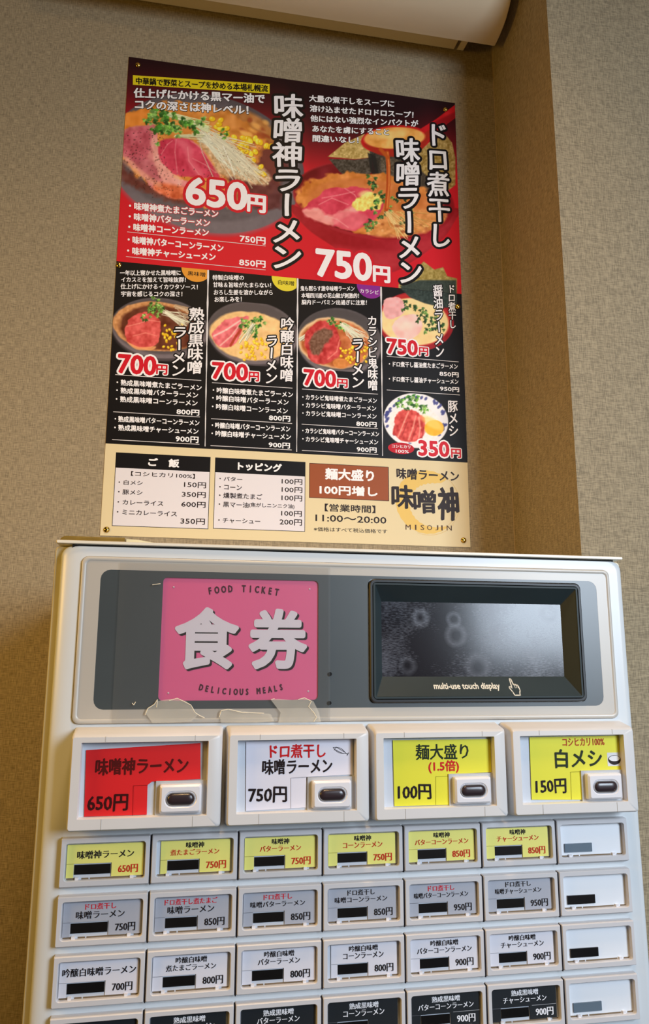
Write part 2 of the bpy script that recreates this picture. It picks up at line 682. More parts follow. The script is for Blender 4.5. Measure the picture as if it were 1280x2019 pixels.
def K(i):
    """pixel frames in which the poster was read: origin and scale"""
    return {2: (220, 100, 3.2), 3: (520, 160, 1280 / 410), 4: (200, 500, 3.2), 5: (560, 520, 1280 / 370), 6: (190, 860, 1280 / 430),
            7: (580, 890, 1280 / 360), 8: (100, 1400, 2.0), 9: (700, 1400, 1280 / 580), 10: (240, 200, 4.0), 11: (560, 260, 1280 / 360)}[i]


def k_(i, *p):
    ox, oy, s_ = K(i)
    return [(ox + p[j] / s_, oy + p[j + 1] / s_) for j in range(0, len(p), 2)]


# -- the two big bowls on the red field
c = Canvas(0, PW, ZB, PH, STEP, (0, 0, 0))
t_ = np.clip((PH - c.Z) / .20, 0, 1)[..., None] ** 1.6
side = np.clip((c.X - .27) / .05, 0, 1)[..., None] * np.clip((.54 - c.X) / .06, 0, 1)[..., None]
t2 = np.clip((PH - c.Z - .035 * side[..., 0]) / .15, 0, 1)[..., None] ** 1.4
c.C = np.array((34, 10, 16)) * (1 - t2) + np.array((198, 27, 40)) * t2
# bowl one: dark plate, soup, pork, sprouts, corn
c.ell(407, 322, 196, 134, 14, (88, 80, 84), 2, tex=[(60, 10, 1), (5, 4, 2)])
c.ell(404, 334, 192, 127, 14, (128, 118, 124), 8, .55, tex=(8, 5, 3))
c.ell(402, 314, 182, 118, 14, (92, 84, 88), 7, .9, tex=(7, 5, 4))
c.ell(392, 304, 166, 98, 17, (214, 138, 62), 4, tex=[(16, 16, 1), (6, 10, 5)], wob=5)
c.ell(470, 290, 88, 72, 30, (206, 132, 60), 8, .8, tex=(10, 24, 2))
c.ell(500, 362, 68, 38, 40, (92, 44, 46), 10, .95, tex=(9, 12, 2), wob=7)
c.ell(540, 320, 30, 40, 10, (102, 46, 44), 10, .9, wob=6)
c.poly(k_(10, 10, 480, 60, 560, 300, 700, 520, 790, 420, 810, 200, 720, 0, 610), (104, 52, 44), 10, .9, tex=(10, 14, 4), wob=4)
c.poly(k_(10, 15, 120, 120, 70, 250, 60, 250, 180, 120, 190, 20, 230), (222, 132, 48), 4, .9, tex=(9, 22, 6), wob=3)
for i in range(22):
    u, v = 470 + rng.rand() * 60, 232 + rng.rand() * 70
    c.ell(u, v, 3 + rng.rand() * 7, 2 + rng.rand() * 3, 30, (150, 62, 30) if i % 2 else (242, 180, 92), 4, .7)
# pork
c.poly(k_(10, 0, 260, 60, 205, 180, 190, 270, 200, 300, 420, 420, 600, 530, 640, 520, 740, 420, 770, 260, 700, 140, 560, 10, 440), (205, 120, 120), 3, tex=[(18, 20, 1), (6, 14, 2)], wob=2)
c.poly(k_(10, 0, 270, 80, 220, 200, 215, 240, 330, 200, 440, 100, 470, 10, 400), (188, 82, 98), 8, .85, tex=[(12, 24, 3), (5, 14, 4)], wob=4)
c.poly(k_(10, 80, 440, 260, 480, 290, 600, 250, 640, 170, 560), (176, 86, 100), 9, .6, tex=(7, 18, 6))
c.poly(k_(10, 235, 300, 290, 310, 310, 460, 470, 620, 430, 690, 320, 620, 250, 450), (240, 176, 160), 5, .7, tex=(6, 18, 3), wob=3)
c.poly(k_(10, 290, 640, 500, 680, 520, 740, 440, 775, 330, 740, 250, 690), (216, 106, 60), 7, .85, tex=[(9, 30, 3), (4, 16, 9)])
c.poly(k_(10, 10, 440, 60, 450, 150, 540, 300, 640, 310, 680, 220, 640, 100, 560, 10, 480), (226, 160, 130), 5, .6, tex=(5, 30, 8))
c.poly(k_(10, 300, 310, 420, 290, 540, 300, 640, 390, 760, 560, 750, 610, 560, 600, 430, 580, 340, 500, 295, 420), (204, 62, 88), 3, tex=[(20, 14, 6), (5, 10, 2)], wob=1.5)
c.poly(k_(10, 540, 310, 640, 390, 770, 580, 800, 600, 700, 480, 610, 350), (238, 168, 150), 3, .75)
c.poly(k_(10, 420, 300, 500, 310, 560, 380, 560, 460, 640, 560, 600, 590, 520, 480, 500, 400), (224, 104, 122), 8, .75)
for p in ((430, 300, 420, 400, 440, 570), (520, 360, 530, 470, 620, 590), (560, 450, 660, 500, 740, 560), (310, 420, 360, 340, 400, 310)):
    c.line(k_(10, *p), 1.3, (238, 158, 160), 2.2, .7)
c.pepper(244, 330, 255, 375, 170, lambda u, v: (v - 250) * .9 < (u - 225) * 1.6 + 40, 1.1)
c.pepper(300, 420, 330, 395, 80, None, 1.0)
c.pepper(400, 520, 280, 360, 60, None, .8)
# enoki and bean sprouts, corn
c.poly(k_(10, 600, 290, 800, 330, 1080, 500, 1170, 620, 1080, 660, 860, 600, 760, 560, 680, 420), (206, 172, 130), 6, .95, tex=[(6, 34, 4), (3, 20, 2)], wob=3)
c.corn(k_(10, 700, 190, 750, 180, 800, 210, 840, 240, 900, 290, 960, 290, 1010, 290, 990, 350, 1050, 300, 940, 350, 1020, 400, 960, 390, 1090, 500, 1060, 560, 1100, 540, 1120, 330, 1150, 350, 780, 250, 1000, 330), 7, 2)
for i in range(16):
    u, v = 438 + i * 5.0 + rng.randn() * 3, 300 + i * 3.1 + rng.randn() * 8
    c.line([(u - 10, v - 4), (u + 4, v + 2), (u + 16, v + 13)], 3.2, (140, 96, 60), 2, .5)
    c.line([(u - 10, v - 6), (u + 4, v), (u + 16, v + 11)], 3.0, (226, 206, 170), 1.6, .85)
c.sprouts((398, 262), (470, 318), 60, 20, 1.2)
c.sprouts((420, 270), (500, 345), 46, 12, 1.2, (222, 216, 186))
c.sprouts((320, 222), (408, 252), 20, 6, 1.6, (222, 236, 180))
c.sprouts((345, 268), (402, 268), 10, 3, 1.4, (226, 226, 180))
c.line(k_(10, 800, 350, 850, 470, 890, 580), 1.6, (245, 240, 220), 1.2)
c.leaves(k_(10, 260, 90, 300, 70, 350, 100, 370, 130, 280, 190, 250, 210, 330, 240, 400, 200, 420, 250, 440, 210, 320, 180, 480, 170, 520, 200, 560, 190, 620, 160, 240, 150), 9)
c.leaves(k_(10, 280, 330, 800, 240, 830, 260, 650, 130), 4.5)
c.pepper(440, 530, 285, 365, 70, None, .9, (90, 60, 35))
# bowl two: red lacquer bowl, ladle, nori
c.poly(k_(3, 180, 760, 260, 900, 430, 1020, 560, 1110, 760, 1180, 900, 1120, 1080, 990, 1160, 890, 1178, 780, 700, 980), (158, 26, 38), 2, tex=[(40, 14, 2), (6, 4, 1)])
c.poly(k_(3, 430, 1010, 560, 1090, 780, 1150, 960, 1080, 1110, 930, 800, 1050), (196, 60, 66), 10, .35)
c.ell(737, 394, 160, 77, 7, (150, 24, 34), 2, tex=(30, 12, 2))
c.ell(735, 392, 154, 72, 7, (112, 14, 24), 3, tex=(20, 16, 3))
c.poly(k_(3, 395, 465, 500, 380, 620, 325, 665, 380, 668, 470, 560, 480), (186, 158, 92), 1.3, tex=[(4, 26, 1), (2.4, 20, 2)], sm=False)
c.poly(k_(3, 400, 478, 560, 484, 668, 470, 664, 560, 610, 625, 540, 610, 470, 560), (72, 64, 54), 1.3, tex=[(4, 16, 1), (2.4, 16, 2)], sm=False)
c.poly(k_(3, 650, 430, 850, 430, 860, 690, 800, 720, 740, 700, 690, 560), (62, 56, 48), 1.3, tex=[(5, 14, 4), (2.4, 14, 2)], sm=False)
c.poly(k_(3, 720, 470, 830, 480, 830, 660, 780, 700, 720, 540), (96, 84, 66), 3, .8, tex=(2.4, 26, 2), sm=False)
c.poly(k_(3, 640, 440, 690, 460, 720, 640, 660, 560), (34, 32, 30), 2, .9, sm=False)
c.poly(k_(3, 930, 470, 1010, 380, 1120, 330, 1160, 380, 1180, 470, 1180, 640, 1100, 700, 960, 640), (160, 132, 72), 1.3, tex=[(4, 26, 6), (2.4, 20, 2)], sm=False)
c.poly(k_(3, 880, 560, 980, 560, 1060, 680, 1000, 760, 880, 700), (60, 52, 46), 3, .9, tex=(3, 12, 4))
c.ell(733, 402, 147, 60, 7, (208, 128, 58), 3, tex=[(14, 18, 6), (5, 10, 2)], wob=4)
c.ell(735, 404, 128, 50, 7, (196, 112, 58), 6, .7, tex=(10, 16, 1))
c.poly(k_(3, 800, 800, 1110, 800, 1090, 880, 930, 950, 700, 960, 640, 900), (212, 142, 78), 5, .8, tex=[(9, 24, 5), (4, 14, 7)])
c.poly(k_(3, 240, 800, 290, 740, 345, 700, 380, 665, 500, 655, 620, 655, 690, 700, 740, 760, 690, 850, 600, 900, 545, 925, 430, 890, 300, 850), (206, 62, 84), 2.5, tex=[(16, 14, 2), (5, 8, 3)], wob=1.5)
c.poly(k_(3, 240, 800, 330, 780, 400, 830, 500, 790, 640, 720, 640, 770, 520, 830, 440, 880, 380, 880, 280, 845), (240, 176, 160), 5, .75, tex=(7, 20, 2), wob=2)
c.poly(k_(3, 430, 830, 500, 800, 640, 830, 600, 890, 540, 918, 440, 885), (226, 110, 120), 6, .75, tex=(8, 14, 2))
for p in ((360, 720, 470, 700, 560, 680), (340, 760, 420, 720, 520, 760), (500, 660, 560, 700, 600, 760), (380, 830, 450, 850, 520, 900)):
    c.line(k_(3, *p), 1.3, (244, 170, 165), 2.4, .7)
c.poly(k_(3, 545, 755, 580, 715, 640, 685, 690, 695, 725, 735, 715, 785, 650, 790, 600, 800, 560, 790), (244, 214, 110), 2.5, tex=[(5, 24, 4), (3, 18, 1)], wob=2.5)
c.ell(720, 382, 12, 6, -10, (255, 236, 150), 5, .7)
c.leaves(k_(3, 665, 615, 680, 650, 720, 690, 740, 720, 665, 780, 720, 820, 830, 720, 860, 700, 880, 790, 660, 890, 690, 870, 640, 890, 770, 800, 860, 850, 700, 740), 6, ((62, 112, 48), (98, 150, 66), (40, 80, 36)))
c.sprouts((760, 415), (800, 460), 16, 10, 1.3, (236, 200, 130))
c.sprouts((790, 420), (840, 440), 10, 10, 1.1, (226, 176, 100))
for i in range(14):
    c.ell(725 + rng.rand() * 130, 438 + rng.rand() * 24, 2 + rng.rand() * 4, 1 + rng.rand() * 2, 10, (150, 76, 36) if i % 2 else (236, 180, 120), 2.5, .7)
c.ell(735, 394, 158, 76, 7, (0, 0, 0), 1, 0)
c.poly(k_(3, 955, 300, 1060, 235, 1178, 145, 1182, 225, 1080, 300, 1000, 350), (196, 26, 34), 1.3, tex=(14, 10, 2), sm=False)
c.poly(k_(3, 1040, 255, 1178, 190, 1180, 228, 1080, 300), (120, 14, 22), 4, .6, sm=False)
c.ell(780, 276, 68, 29, -3, (190, 24, 28), 1.5)
c.poly(k_(3, 620, 385, 700, 450, 830, 465, 960, 430, 1020, 350, 1015, 300, 900, 400, 740, 410), (160, 40, 24), 2, .9)
c.ell(778, 272, 60, 21, -3, (234, 166, 84), 2, tex=[(12, 18, 3), (5, 10, 1)])
c.ell(770, 266, 34, 8, -6, (250, 208, 130), 6, .6)
c.line(k_(3, 760, 440, 768, 520, 768, 640, 755, 790), 8, (176, 74, 24), 1.5)
c.line(k_(3, 764, 440, 772, 520, 772, 640, 760, 780), 2.6, (222, 130, 62), 2, .9)
c.line(k_(3, 720, 420, 765, 470), 7, (180, 82, 26), 3)
# nori of the small red bowl reaching into the red field
c.poly(k_(3, 830, 1250, 900, 1190, 985, 1110, 1050, 1160, 1105, 1145, 1130, 1200, 1190, 1215, 1190, 1380, 830, 1380), (158, 138, 74), 1.3, tex=[(4, 22, 6), (2.4, 16, 2)], sm=False)
c.poly(k_(3, 840, 1262, 960, 1225, 1185, 1225, 1190, 1390, 900, 1390), (50, 62, 58), 3, .95, tex=(2.6, 10, 2), sm=False)
c.meshify('ramen_photograph', poster, .00005)


def small(u0, v0, u1, v1, bg=(20, 17, 17)):
    a, b_ = onY(u0, v0, 0), onY(u1, v1, 0)
    return Canvas(max(a[0], 0.0), min(b_[0], PW), b_[2], min(a[2], ZB), .0009, bg)


# -- black miso bowl
c = small(219, 578, 407, 720)
E4 = lambda x, y, a, b_, ang, col, *r, **kw: c.ell(200 + x / 3.2, 500 + y / 3.2, a / 3.2, b_ / 3.2, ang, col, *r, **kw)
E4(370, 470, 308, 190, 6, (92, 84, 88), 2, tex=(6, 5, 2))
E4(370, 500, 298, 178, 6, (134, 122, 128), 5, .5)
E4(366, 462, 296, 172, 6, (84, 76, 78), 4, .9)
E4(355, 460, 282, 156, 6, (196, 140, 90), 2, wob=1, tex=(4, 16, 3))
E4(368, 468, 258, 140, 6, (98, 50, 32), 4, tex=(9, 16, 3), wob=2)
c.poly(k_(4, 150, 470, 190, 400, 270, 370, 350, 400, 378, 480, 340, 580, 230, 600, 160, 550), (206, 84, 80), 2, tex=[(8, 24, 2), (4, 12, 3)], wob=1.5)
c.poly(k_(4, 160, 555, 240, 590, 340, 585, 320, 608, 220, 605), (236, 170, 110), 2, .8)
c.line(k_(4, 160, 460, 240, 440, 300, 420, 370, 430), 1.5, (240, 160, 140), 2, .7)
c.line(k_(4, 200, 520, 280, 500, 350, 520), 1.5, (238, 150, 130), 2, .7)
c.corn([(322 + rng.rand() * 36 - 2, 640 + rng.rand() * 50) for i in range(36)], 3.2)
c.leaves(k_(4, 340, 300, 360, 320, 330, 350, 370, 360, 300, 370, 390, 350, 310, 340, 270, 385), 5)
c.sprouts((325, 615), (368, 638), 26, 7, 1.1)
c.sprouts((345, 605), (378, 612), 8, 5, 2.0, (214, 184, 150))
c.meshify('black_miso_photograph', poster, .00006)
# -- white miso bowl
c = small(410, 590, 588, 728)
E4(955, 500, 290, 196, 8, (92, 84, 86), 2, tex=(6, 5, 2))
E4(960, 535, 276, 176, 8, (134, 122, 128), 5, .5)
E4(950, 495, 276, 178, 8, (84, 76, 76), 4, .9)
E4(945, 520, 262, 152, 8, (232, 190, 130), 3, tex=[(12, 12, 2), (5, 8, 3)], wob=1)
c.poly(k_(4, 700, 500, 780, 420, 880, 400, 930, 400, 890, 480, 830, 580, 750, 590, 710, 550), (222, 110, 116), 2, tex=[(8, 26, 2), (4, 10, 3)], wob=1.5)
c.line(k_(4, 710, 520, 790, 480, 880, 420), 3, (246, 214, 200), 2.5, .8)
c.line(k_(4, 750, 580, 820, 520, 880, 440), 2.4, (246, 206, 190), 2.5, .8)
c.line(k_(4, 815, 580, 850, 520, 880, 480), 5, (168, 58, 34), 2, .9)
c.leaves(k_(4, 890, 420, 920, 440, 960, 420, 1000, 400, 940, 470, 980, 450, 1010, 430, 950, 490, 900, 460, 970, 500), 5.5)
c.sprouts((500, 640), (478, 672), 12, 6, 1.2)
c.corn([(478 + rng.rand() * 44, 668 + rng.rand() * 38) for i in range(44)], 3.3)
c.meshify('white_miso_photograph', poster, .00006)
# -- red miso bowl
c = small(587, 600, 751, 738)
E5 = lambda x, y, a, b_, ang, col, *r, **kw: c.ell(560 + x / 3.459, 520 + y / 3.459, a / 3.459, b_ / 3.459, ang, col, *r, **kw)
E5(378, 530, 292, 226, 8, (84, 78, 80), 2, tex=(6, 5, 2))
E5(380, 560, 280, 204, 8, (136, 126, 130), 5, .5)
E5(372, 520, 280, 206, 8, (76, 70, 70), 4, .9)
E5(345, 540, 252, 172, 8, (222, 186, 142), 3, wob=1)
E5(350, 545, 236, 160, 8, (186, 104, 56), 5, tex=[(9, 24, 2), (5, 12, 3)], wob=2)
c.sprouts((592, 668), (640, 640), 20, 6, 1.2)
c.poly(k_(5, 150, 480, 230, 400, 340, 410, 390, 580, 360, 640, 250, 690, 170, 640), (192, 64, 62), 2.5, tex=[(8, 26, 2), (4, 14, 3)], wob=2)
c.poly(k_(5, 180, 520, 240, 450, 320, 450, 330, 500, 270, 560, 240, 620, 190, 610), (112, 82, 62), 4, .95, tex=(3, 20, 3), wob=2)
c.line(k_(5, 300, 650, 360, 600, 380, 520), 2, (236, 150, 130), 2, .7)
c.leaves(k_(5, 320, 385, 345, 400, 370, 420, 400, 410, 390, 440, 420, 430), 5)
c.sprouts((675, 640), (712, 668), 34, 6, 1.1)
c.corn([(674 + rng.rand() * 52, 680 + rng.rand() * 34) for i in range(36)], 3.2)
E5(388, 680, 54, 34, 4, (206, 128, 62), 1.5, tex=(4, 10, 3))
c.meshify('red_miso_photograph', poster, .00006)
# -- soy bowl in red lacquer, and the pork rice bowl below it
c = small(752.5, 566, 906, 705)
c.clip = None
E5(898, 395, 262, 200, 6, (150, 26, 34), 1.5, tex=(10, 10, 2))
E5(890, 385, 246, 180, 6, (196, 50, 44), 2, .6)
E5(888, 395, 236, 160, 6, (238, 206, 146), 3, tex=(8, 10, 3))
c.poly(k_(5, 775, 150, 830, 100, 1180, 100, 1180, 300, 1080, 300, 960, 270, 860, 230), (50, 62, 58), 2, tex=(3, 12, 2), sm=False)
c.poly(k_(5, 680, 250, 780, 230, 830, 290, 800, 350, 700, 370), (232, 170, 170), 2, tex=(7, 16, 2), wob=1)
c.poly(k_(5, 735, 430, 800, 360, 900, 350, 945, 420, 900, 500, 790, 510), (240, 190, 180), 2, tex=(9, 14, 2), wob=1)
E5(830, 425, 50, 30, 0, (250, 214, 196), 8, .7)
c.leaves(k_(5, 820, 300, 850, 280, 900, 300, 940, 320, 980, 340, 1020, 360, 960, 380, 1000, 400, 1050, 400, 1020, 440, 980, 450, 920, 360, 1080, 420), 5, ((56, 96, 44), (96, 140, 64), (34, 66, 34)))
c.meshify('soy_ramen_photograph', poster, .00006)
c = small(752.5, 772, 886, 896)
E5(900, 1070, 222, 186, 10, (232, 230, 232), 1.5, tex=(20, 8, 2))
for i in range(46):
    a = rng.rand() * 6.28
    q = .86 + rng.rand() * .1
    E5(900 + 218 * q * math.cos(a), 1062 + 178 * q * math.sin(a) * .96, 9, 13, 20 + rng.rand() * 60, (62, 66, 128), 1.3, .85)
E5(895, 1095, 180, 130, 8, (236, 232, 226), 3, tex=(3, 10, 2))
c.poly(k_(5, 745, 1130, 770, 1030, 850, 990, 940, 1030, 970, 1120, 930, 1200, 850, 1215, 770, 1190), (206, 76, 68), 2.5, tex=[(8, 26, 2), (4, 20, 3)], wob=2)
for p in ((780, 1180, 820, 1080, 850, 1010), (850, 1200, 880, 1120, 900, 1040), (920, 1190, 930, 1120, 920, 1050)):
    c.line(k_(5, *p), 3, (240, 170, 150), 2.5, .7)
    c.line(k_(5, p[0] + 22, p[1], p[2] + 22, p[3]), 2, (150, 40, 34), 2.5, .7)
E5(1025, 1120, 66, 54, 0, (240, 178, 46), 2, tex=(6, 10, 2))
E5(1010, 1085, 80, 30, 30, (246, 206, 110), 5, .7)
c.leaves(k_(5, 770, 950, 800, 930, 840, 920, 870, 900, 860, 950, 900, 960, 930, 980, 960, 990, 820, 970, 900, 920), 5.5)
c.meshify('pork_rice_photograph', poster, .00006)

# ---- fields, rules and badges (flat print)
T = Text(YP)
BLACK = (20, 17, 17)
panel(0, PW, ZC, ZB, BLACK, .00003, T=T)
T.build('black_field', poster)


def box_of(i, x0, y0, x1, y1, Y=0.0):
    (u0, v0), (u1, v1) = k_(i, x0, y0, x1, y1)
    a, b_ = onY(u0, v0, Y), onY(u1, v1, Y)
    return a[0], b_[0], b_[2], a[2]


def slanted(i, x0, y0, x1, y1, h, v):
    """carry unit-square points to a slanted strip read in frame i: h is the strip's height"""
    ox, oy, sc_ = K(i)
    x = x0 + v[:, 0] * (x1 - x0)
    y = y0 + h + (y1 - y0 - h) * v[:, 0] - h * v[:, 1]
    return np.array([onY(ox + a / sc_, oy + b_ / sc_, 0.0)[[0, 2]] for a, b_ in zip(x, y)])


T = Text(YP)
T.layer(slanted(2, 135, 158, 997, 274, 60, np.array([(0, 0), (1, 0), (1, 1), (0, 1)])), [(0, 1, 2, 3)], ink((232, 212, 30)), [(0, 0)], 0, .00012)
T.build('yellow_banner', poster)
T = Text(YP)
panel(*box_of(7, 106, 82, 665, 350), (60, 30, 16), .00008, T=T)
panel(*box_of(7, 110, 86, 660, 346), (156, 82, 44), .00012, T=T)
T.build('brown_panel', poster)
for q, hd in (((116, 96, 657, 547), (116, 96, 669, 212)), ((698, 126, 1224, 562), (698, 126, 1228, 238))):
    T = Text(YP)
    x0, x1, z0, z1 = box_of(6, *q)
    h0, h1, g0, g1 = box_of(6, *hd)
    panel(x0, x1, z0, z1, BLACK, .00008, T=T)
    panel(x0 + .0009, x1 - .0009, z0 + .0009, z1 - .0009, (230, 226, 232), .00012, T=T)
    panel(x0, x1, g0, z1, BLACK, .00016, T=T)
    T.build('price_table', poster)


def badge(i, x0, y0, x1, y1, cx, cy, r, rgb):
    X0, X1, Z0, Z1 = box_of(i, x0, y0, x1, y1)
    cx_, _, _, cz_ = box_of(i, cx, cy, x1, y1)
    rr_ = r / K(i)[2] * .00082
    pts = []
    for k in range(41):
        a = math.pi + math.pi * k / 40
        pts.append((max(X0, min(X1, cx_ + rr_ * math.cos(a))), min(ZB, cz_ + rr_ * math.sin(a))))
    pts = np.array([(pts[0][0], ZB)] + pts + [(pts[-1][0], ZB)])
    T = Text(YP)
    T.layer(pts, [tuple(range(len(pts)))], ink(rgb), [(0, 0)], 0, .0001)
    T.build('badge', poster)


badge(4, 500, 95, 666, 190, 600, 95, 96, (236, 160, 56))
badge(4, 1068, 140, 1230, 250, 1165, 155, 96, (236, 220, 60))
badge(5, 486, 145, 655, 255, 590, 150, 104, (140, 44, 150))
# red oval
T = Text(YP)
x0, x1, z0, z1 = box_of(5, 708, 1216, 888, 1304)
T.layer(np.array([((x0 + x1) / 2 + (x1 - x0) / 2 * math.cos(a), (z0 + z1) / 2 + (z1 - z0) / 2 * math.sin(a)) for a in np.linspace(0, 6.283, 41)[:-1]]),
        [tuple(range(40))], ink((196, 22, 40)), [(0, 0)], 0, .00014)
T.build('red_oval', poster)
# golden brush ring of the shop mark
T = Text(YP)
x0, x1, z0, z1 = box_of(7, 695, 120, 1180, 590)
cx, cz, ra, rb = (x0 + x1) / 2, (z0 + z1) / 2, (x1 - x0) / 2, (z1 - z0) / 2
v, f = [], []
N_ = 72
for k in range(N_ + 1):
    a = math.radians(50) + math.radians(262) * k / N_
    wd = .46 * math.sin(math.pi * min(1, (k / N_) ** .6 * .98 + .02)) ** .55 * (1 + .04 * math.sin(k * 1.7))
    for q in (1.0 - .02 * abs(math.sin(k * 2.3)), 1.0 - wd - .02 * abs(math.sin(k * 3.1))):
        v.append((cx - .02 * ra + ra * .94 * q * math.cos(a), cz + rb * q * math.sin(a)))
for k in range(N_): f.append((2 * k, 2 * k + 1, 2 * k + 3, 2 * k + 2))
T.layer(np.array(v), f, ink((232, 196, 106)), [(0, 0)], 0, .00010)
v, f = [], []
for j, (q0, a0, a1) in enumerate(((.99, -50, 60), (1.03, 250, 320), (.93, -60, 20))):
    n0 = len(v)
    for k in range(31):
        a = math.radians(a0 + (a1 - a0) * k / 30)
        for q in (q0, q0 - .006 - .01 * math.sin(math.pi * k / 30)):
            v.append((cx + ra * .96 * q * math.cos(a), cz + rb * q * math.sin(a)))
    for k in range(30): f.append((n0 + 2 * k, n0 + 2 * k + 1, n0 + 2 * k + 3, n0 + 2 * k + 2))
T.layer(np.array(v), f, ink((222, 190, 118)), [(0, 0)], 0, .00011)
T.build('golden_ring', poster)
# white rules and the brushed column dividers
T = Text(YP)
RULE = (225, 220, 222)
for i, p in [(2, (100, 1140, 972, 1240)), (2, (92, 1297, 972, 1390)), (4, (88, 763, 630, 805)), (4, (75, 997, 622, 1035)), (4, (68, 1172, 618, 1208)),
             (4, (698, 815, 1205, 852)), (4, (692, 1042, 1203, 1075)), (4, (688, 1210, 1200, 1243)), (5, (122, 855, 640, 893)), (5, (120, 1095, 640, 1128)),
             (5, (122, 1272, 642, 1305)), (5, (700, 635, 1190, 670)), (5, (700, 865, 1198, 895))]:
    x0, x1, z0, z1 = box_of(i, *p)
    zc = (z0 + z1) / 2
    T = Text(YP)
    panel(x0, x1, zc - .0005, zc + .0005, RULE, .0002, T=T)
    T.build('rule', poster)
for (a_, b_) in ((k_(4, 674, 98)[0], k_(4, 654, 1218)[0]), (k_(4, 1238, 150)[0], k_(4, 1232, 1252)[0]), (k_(5, 661, 160)[0], k_(5, 672, 1312)[0])):
    A, B = onY(*a_, 0), onY(*b_, 0)
    v = []
    for k in range(21):
        t = k / 20
        wd = .0013 * (1 + .35 * math.sin(k * 1.9)) * (1 - .55 * t)
        x, z = A[0] * (1 - t) + B[0] * t, A[2] * (1 - t) + B[2] * t
        v += [(x - wd, min(z, ZB)), (x + wd, min(z, ZB))]
    T = Text(YP)
    T.layer(np.array(v), [(2 * k, 2 * k + 1, 2 * k + 3, 2 * k + 2) for k in range(20)], ink((235, 232, 234)), [(0, 0)], 0, .00022)
    T.build('column_divider', poster)

# ---- lettering of the poster
WT, RED, BK, DK = ink((252, 250, 253)), ink((214, 26, 44)), ink((20, 15, 16)), ink((45, 32, 28))


def L(i, s, x0, y0, x1, y1, fill=WT, bold=.03, out=None, ow=.05, brush=False, style='sans', res=2, nb=5, name='lettering', h=None):
    if h:
        v, f, em = fit_line(s, 0, 1, 0, 1, res, False)
        v = slanted(i, x0, y0, x1, y1, h, v)
        em = h / K(i)[2] * .00084
        if brush: v = brushy(v, em)
    else:
        X0, X1, Z0, Z1 = box_of(i, x0, y0, x1, y1)
        v, f, em = fit_line(s, X0, X1, Z0, Z1, res, brush)
    T = Text(YP)
    T.put(v, f, em, fill, bold, out, ow, 'nib' if brush else style, nb)
    return T.build(name, poster)


def Vt(i, s, x0, y0, x1, y1, fill=WT, bold=.018, out=BK, ow=.10, nb=8):
    X0, X1, Z0, Z1 = box_of(i, x0, y0, x1, y1)
    v, f, em = fit_column(s, X0, X1, Z0, Z1)
    T = Text(YP)
    T.put(v, f, em, fill, bold, out, ow, 'nib', nb)
    return T.build('dish_name', poster)


L(2, '中華鍋で野菜とスープを炒める本場札幌流', 155, 172, 985, 264, BK, .03, brush=True, h=43)
L(2, '仕上げにかける黒マー油で', 142, 240, 965, 336, bold=.04, out=BK, ow=.07, brush=True, h=58)
L(2, 'コクの深さは神レベル！', 150, 312, 862, 406, bold=.04, out=BK, ow=.07, brush=True, h=57)
Vt(2, '味噌神ラーメン', 1022, 262, 1200, 1395, bold=.020, ow=.105)
L(2, '650', 480, 802, 848, 1008, WT, .032, RED, .07, nb=12, res=4, name='price')
L(2, '円', 862, 912, 968, 1025, WT, .045, RED, .08, nb=8, name='price')
for s, a in (('・味噌神煮たまごラーメン', (112, 957, 672, 1056)), ('・味噌神バターラーメン', (110, 1024, 620, 1114)), ('・味噌神コーンラーメン', (107, 1090, 612, 1174)),
             ('・味噌神バターコーンラーメン', (104, 1170, 705, 1272)), ('・味噌神チャーシューメン', (100, 1240, 655, 1328))):
    L(2, s, *a, bold=.045, out=RED if a[1] < 1100 else None, ow=.07, h=47)
L(2, '750円', 810, 1165, 970, 1226, bold=.04, h=44)
L(2, '850円', 806, 1316, 970, 1372, bold=.04, h=42)
for s, a in (('大量の煮干しをスープに', (280, 88, 802, 164)), ('溶け込ませたドロドロスープ！', (285, 150, 920, 231)), ('他にはない強烈なインパクトが', (288, 212, 950, 285)),
             ('あなたを虜にすること', (300, 275, 770, 336)), ('間違いなし！', (302, 335, 582, 386))):
    L(3, s, *a, bold=.035, out=BK, ow=.07, brush=True, h=40)
Vt(3, '味噌ラーメン', 808, 342, 980, 1262, bold=.020, ow=.105)
Vt(3, 'ドロ煮干し', 998, 248, 1155, 1040, bold=.020, ow=.105)
L(3, '750', 326, 1036, 660, 1230, WT, .032, RED, .07, nb=12, res=4, name='price')
L(3, '円', 675, 1140, 775, 1243, WT, .045, RED, .08, nb=8, name='price')
for s, a in (('一年以上寝かせた黒味噌に', (118, 108, 500, 140)), ('イカスミを加えて旨味抜群！', (125, 150, 532, 184)), ('仕上げにかけるイカワタソース！', (122, 193, 607, 230)),
             ('宇宙を感じるコクの深さ！', (125, 240, 510, 274)), ('特製白味噌の', (702, 137, 898, 171)), ('甘味＆旨味がたまらない！', (705, 182, 1070, 219)),
             ('おろし生姜を溶かしながら', (710, 230, 1080, 265)), ('お楽しみを！', (714, 275, 884, 306))):
    L(4, s, *a, bold=.022, brush=True, nb=4, h=33)
for s, a in (('鬼も黙らす激辛味噌ラーメン', (112, 154, 480, 189)), ('本場四川産の花山椒が刺激的！', (118, 202, 510, 238)), ('脳内ドーパミン出過ぎに注意！', (120, 247, 563, 284))):
    L(5, s, *a, bold=.022, brush=True, nb=4, h=34)
L(4, '黒味噌', 545, 112, 655, 150, BK, .008)
L(4, '白味噌', 1115, 168, 1215, 206, BK, .008)
L(5, 'カラシビ', 518, 173, 645, 212, WT, .01)
Vt(4, '熟成黒味噌', 555, 338, 636, 765)
Vt(4, 'ラーメン', 450, 455, 530, 782)
Vt(4, '吟醸白味噌', 1132, 400, 1210, 812)
Vt(4, 'ラーメン', 1036, 510, 1110, 828)
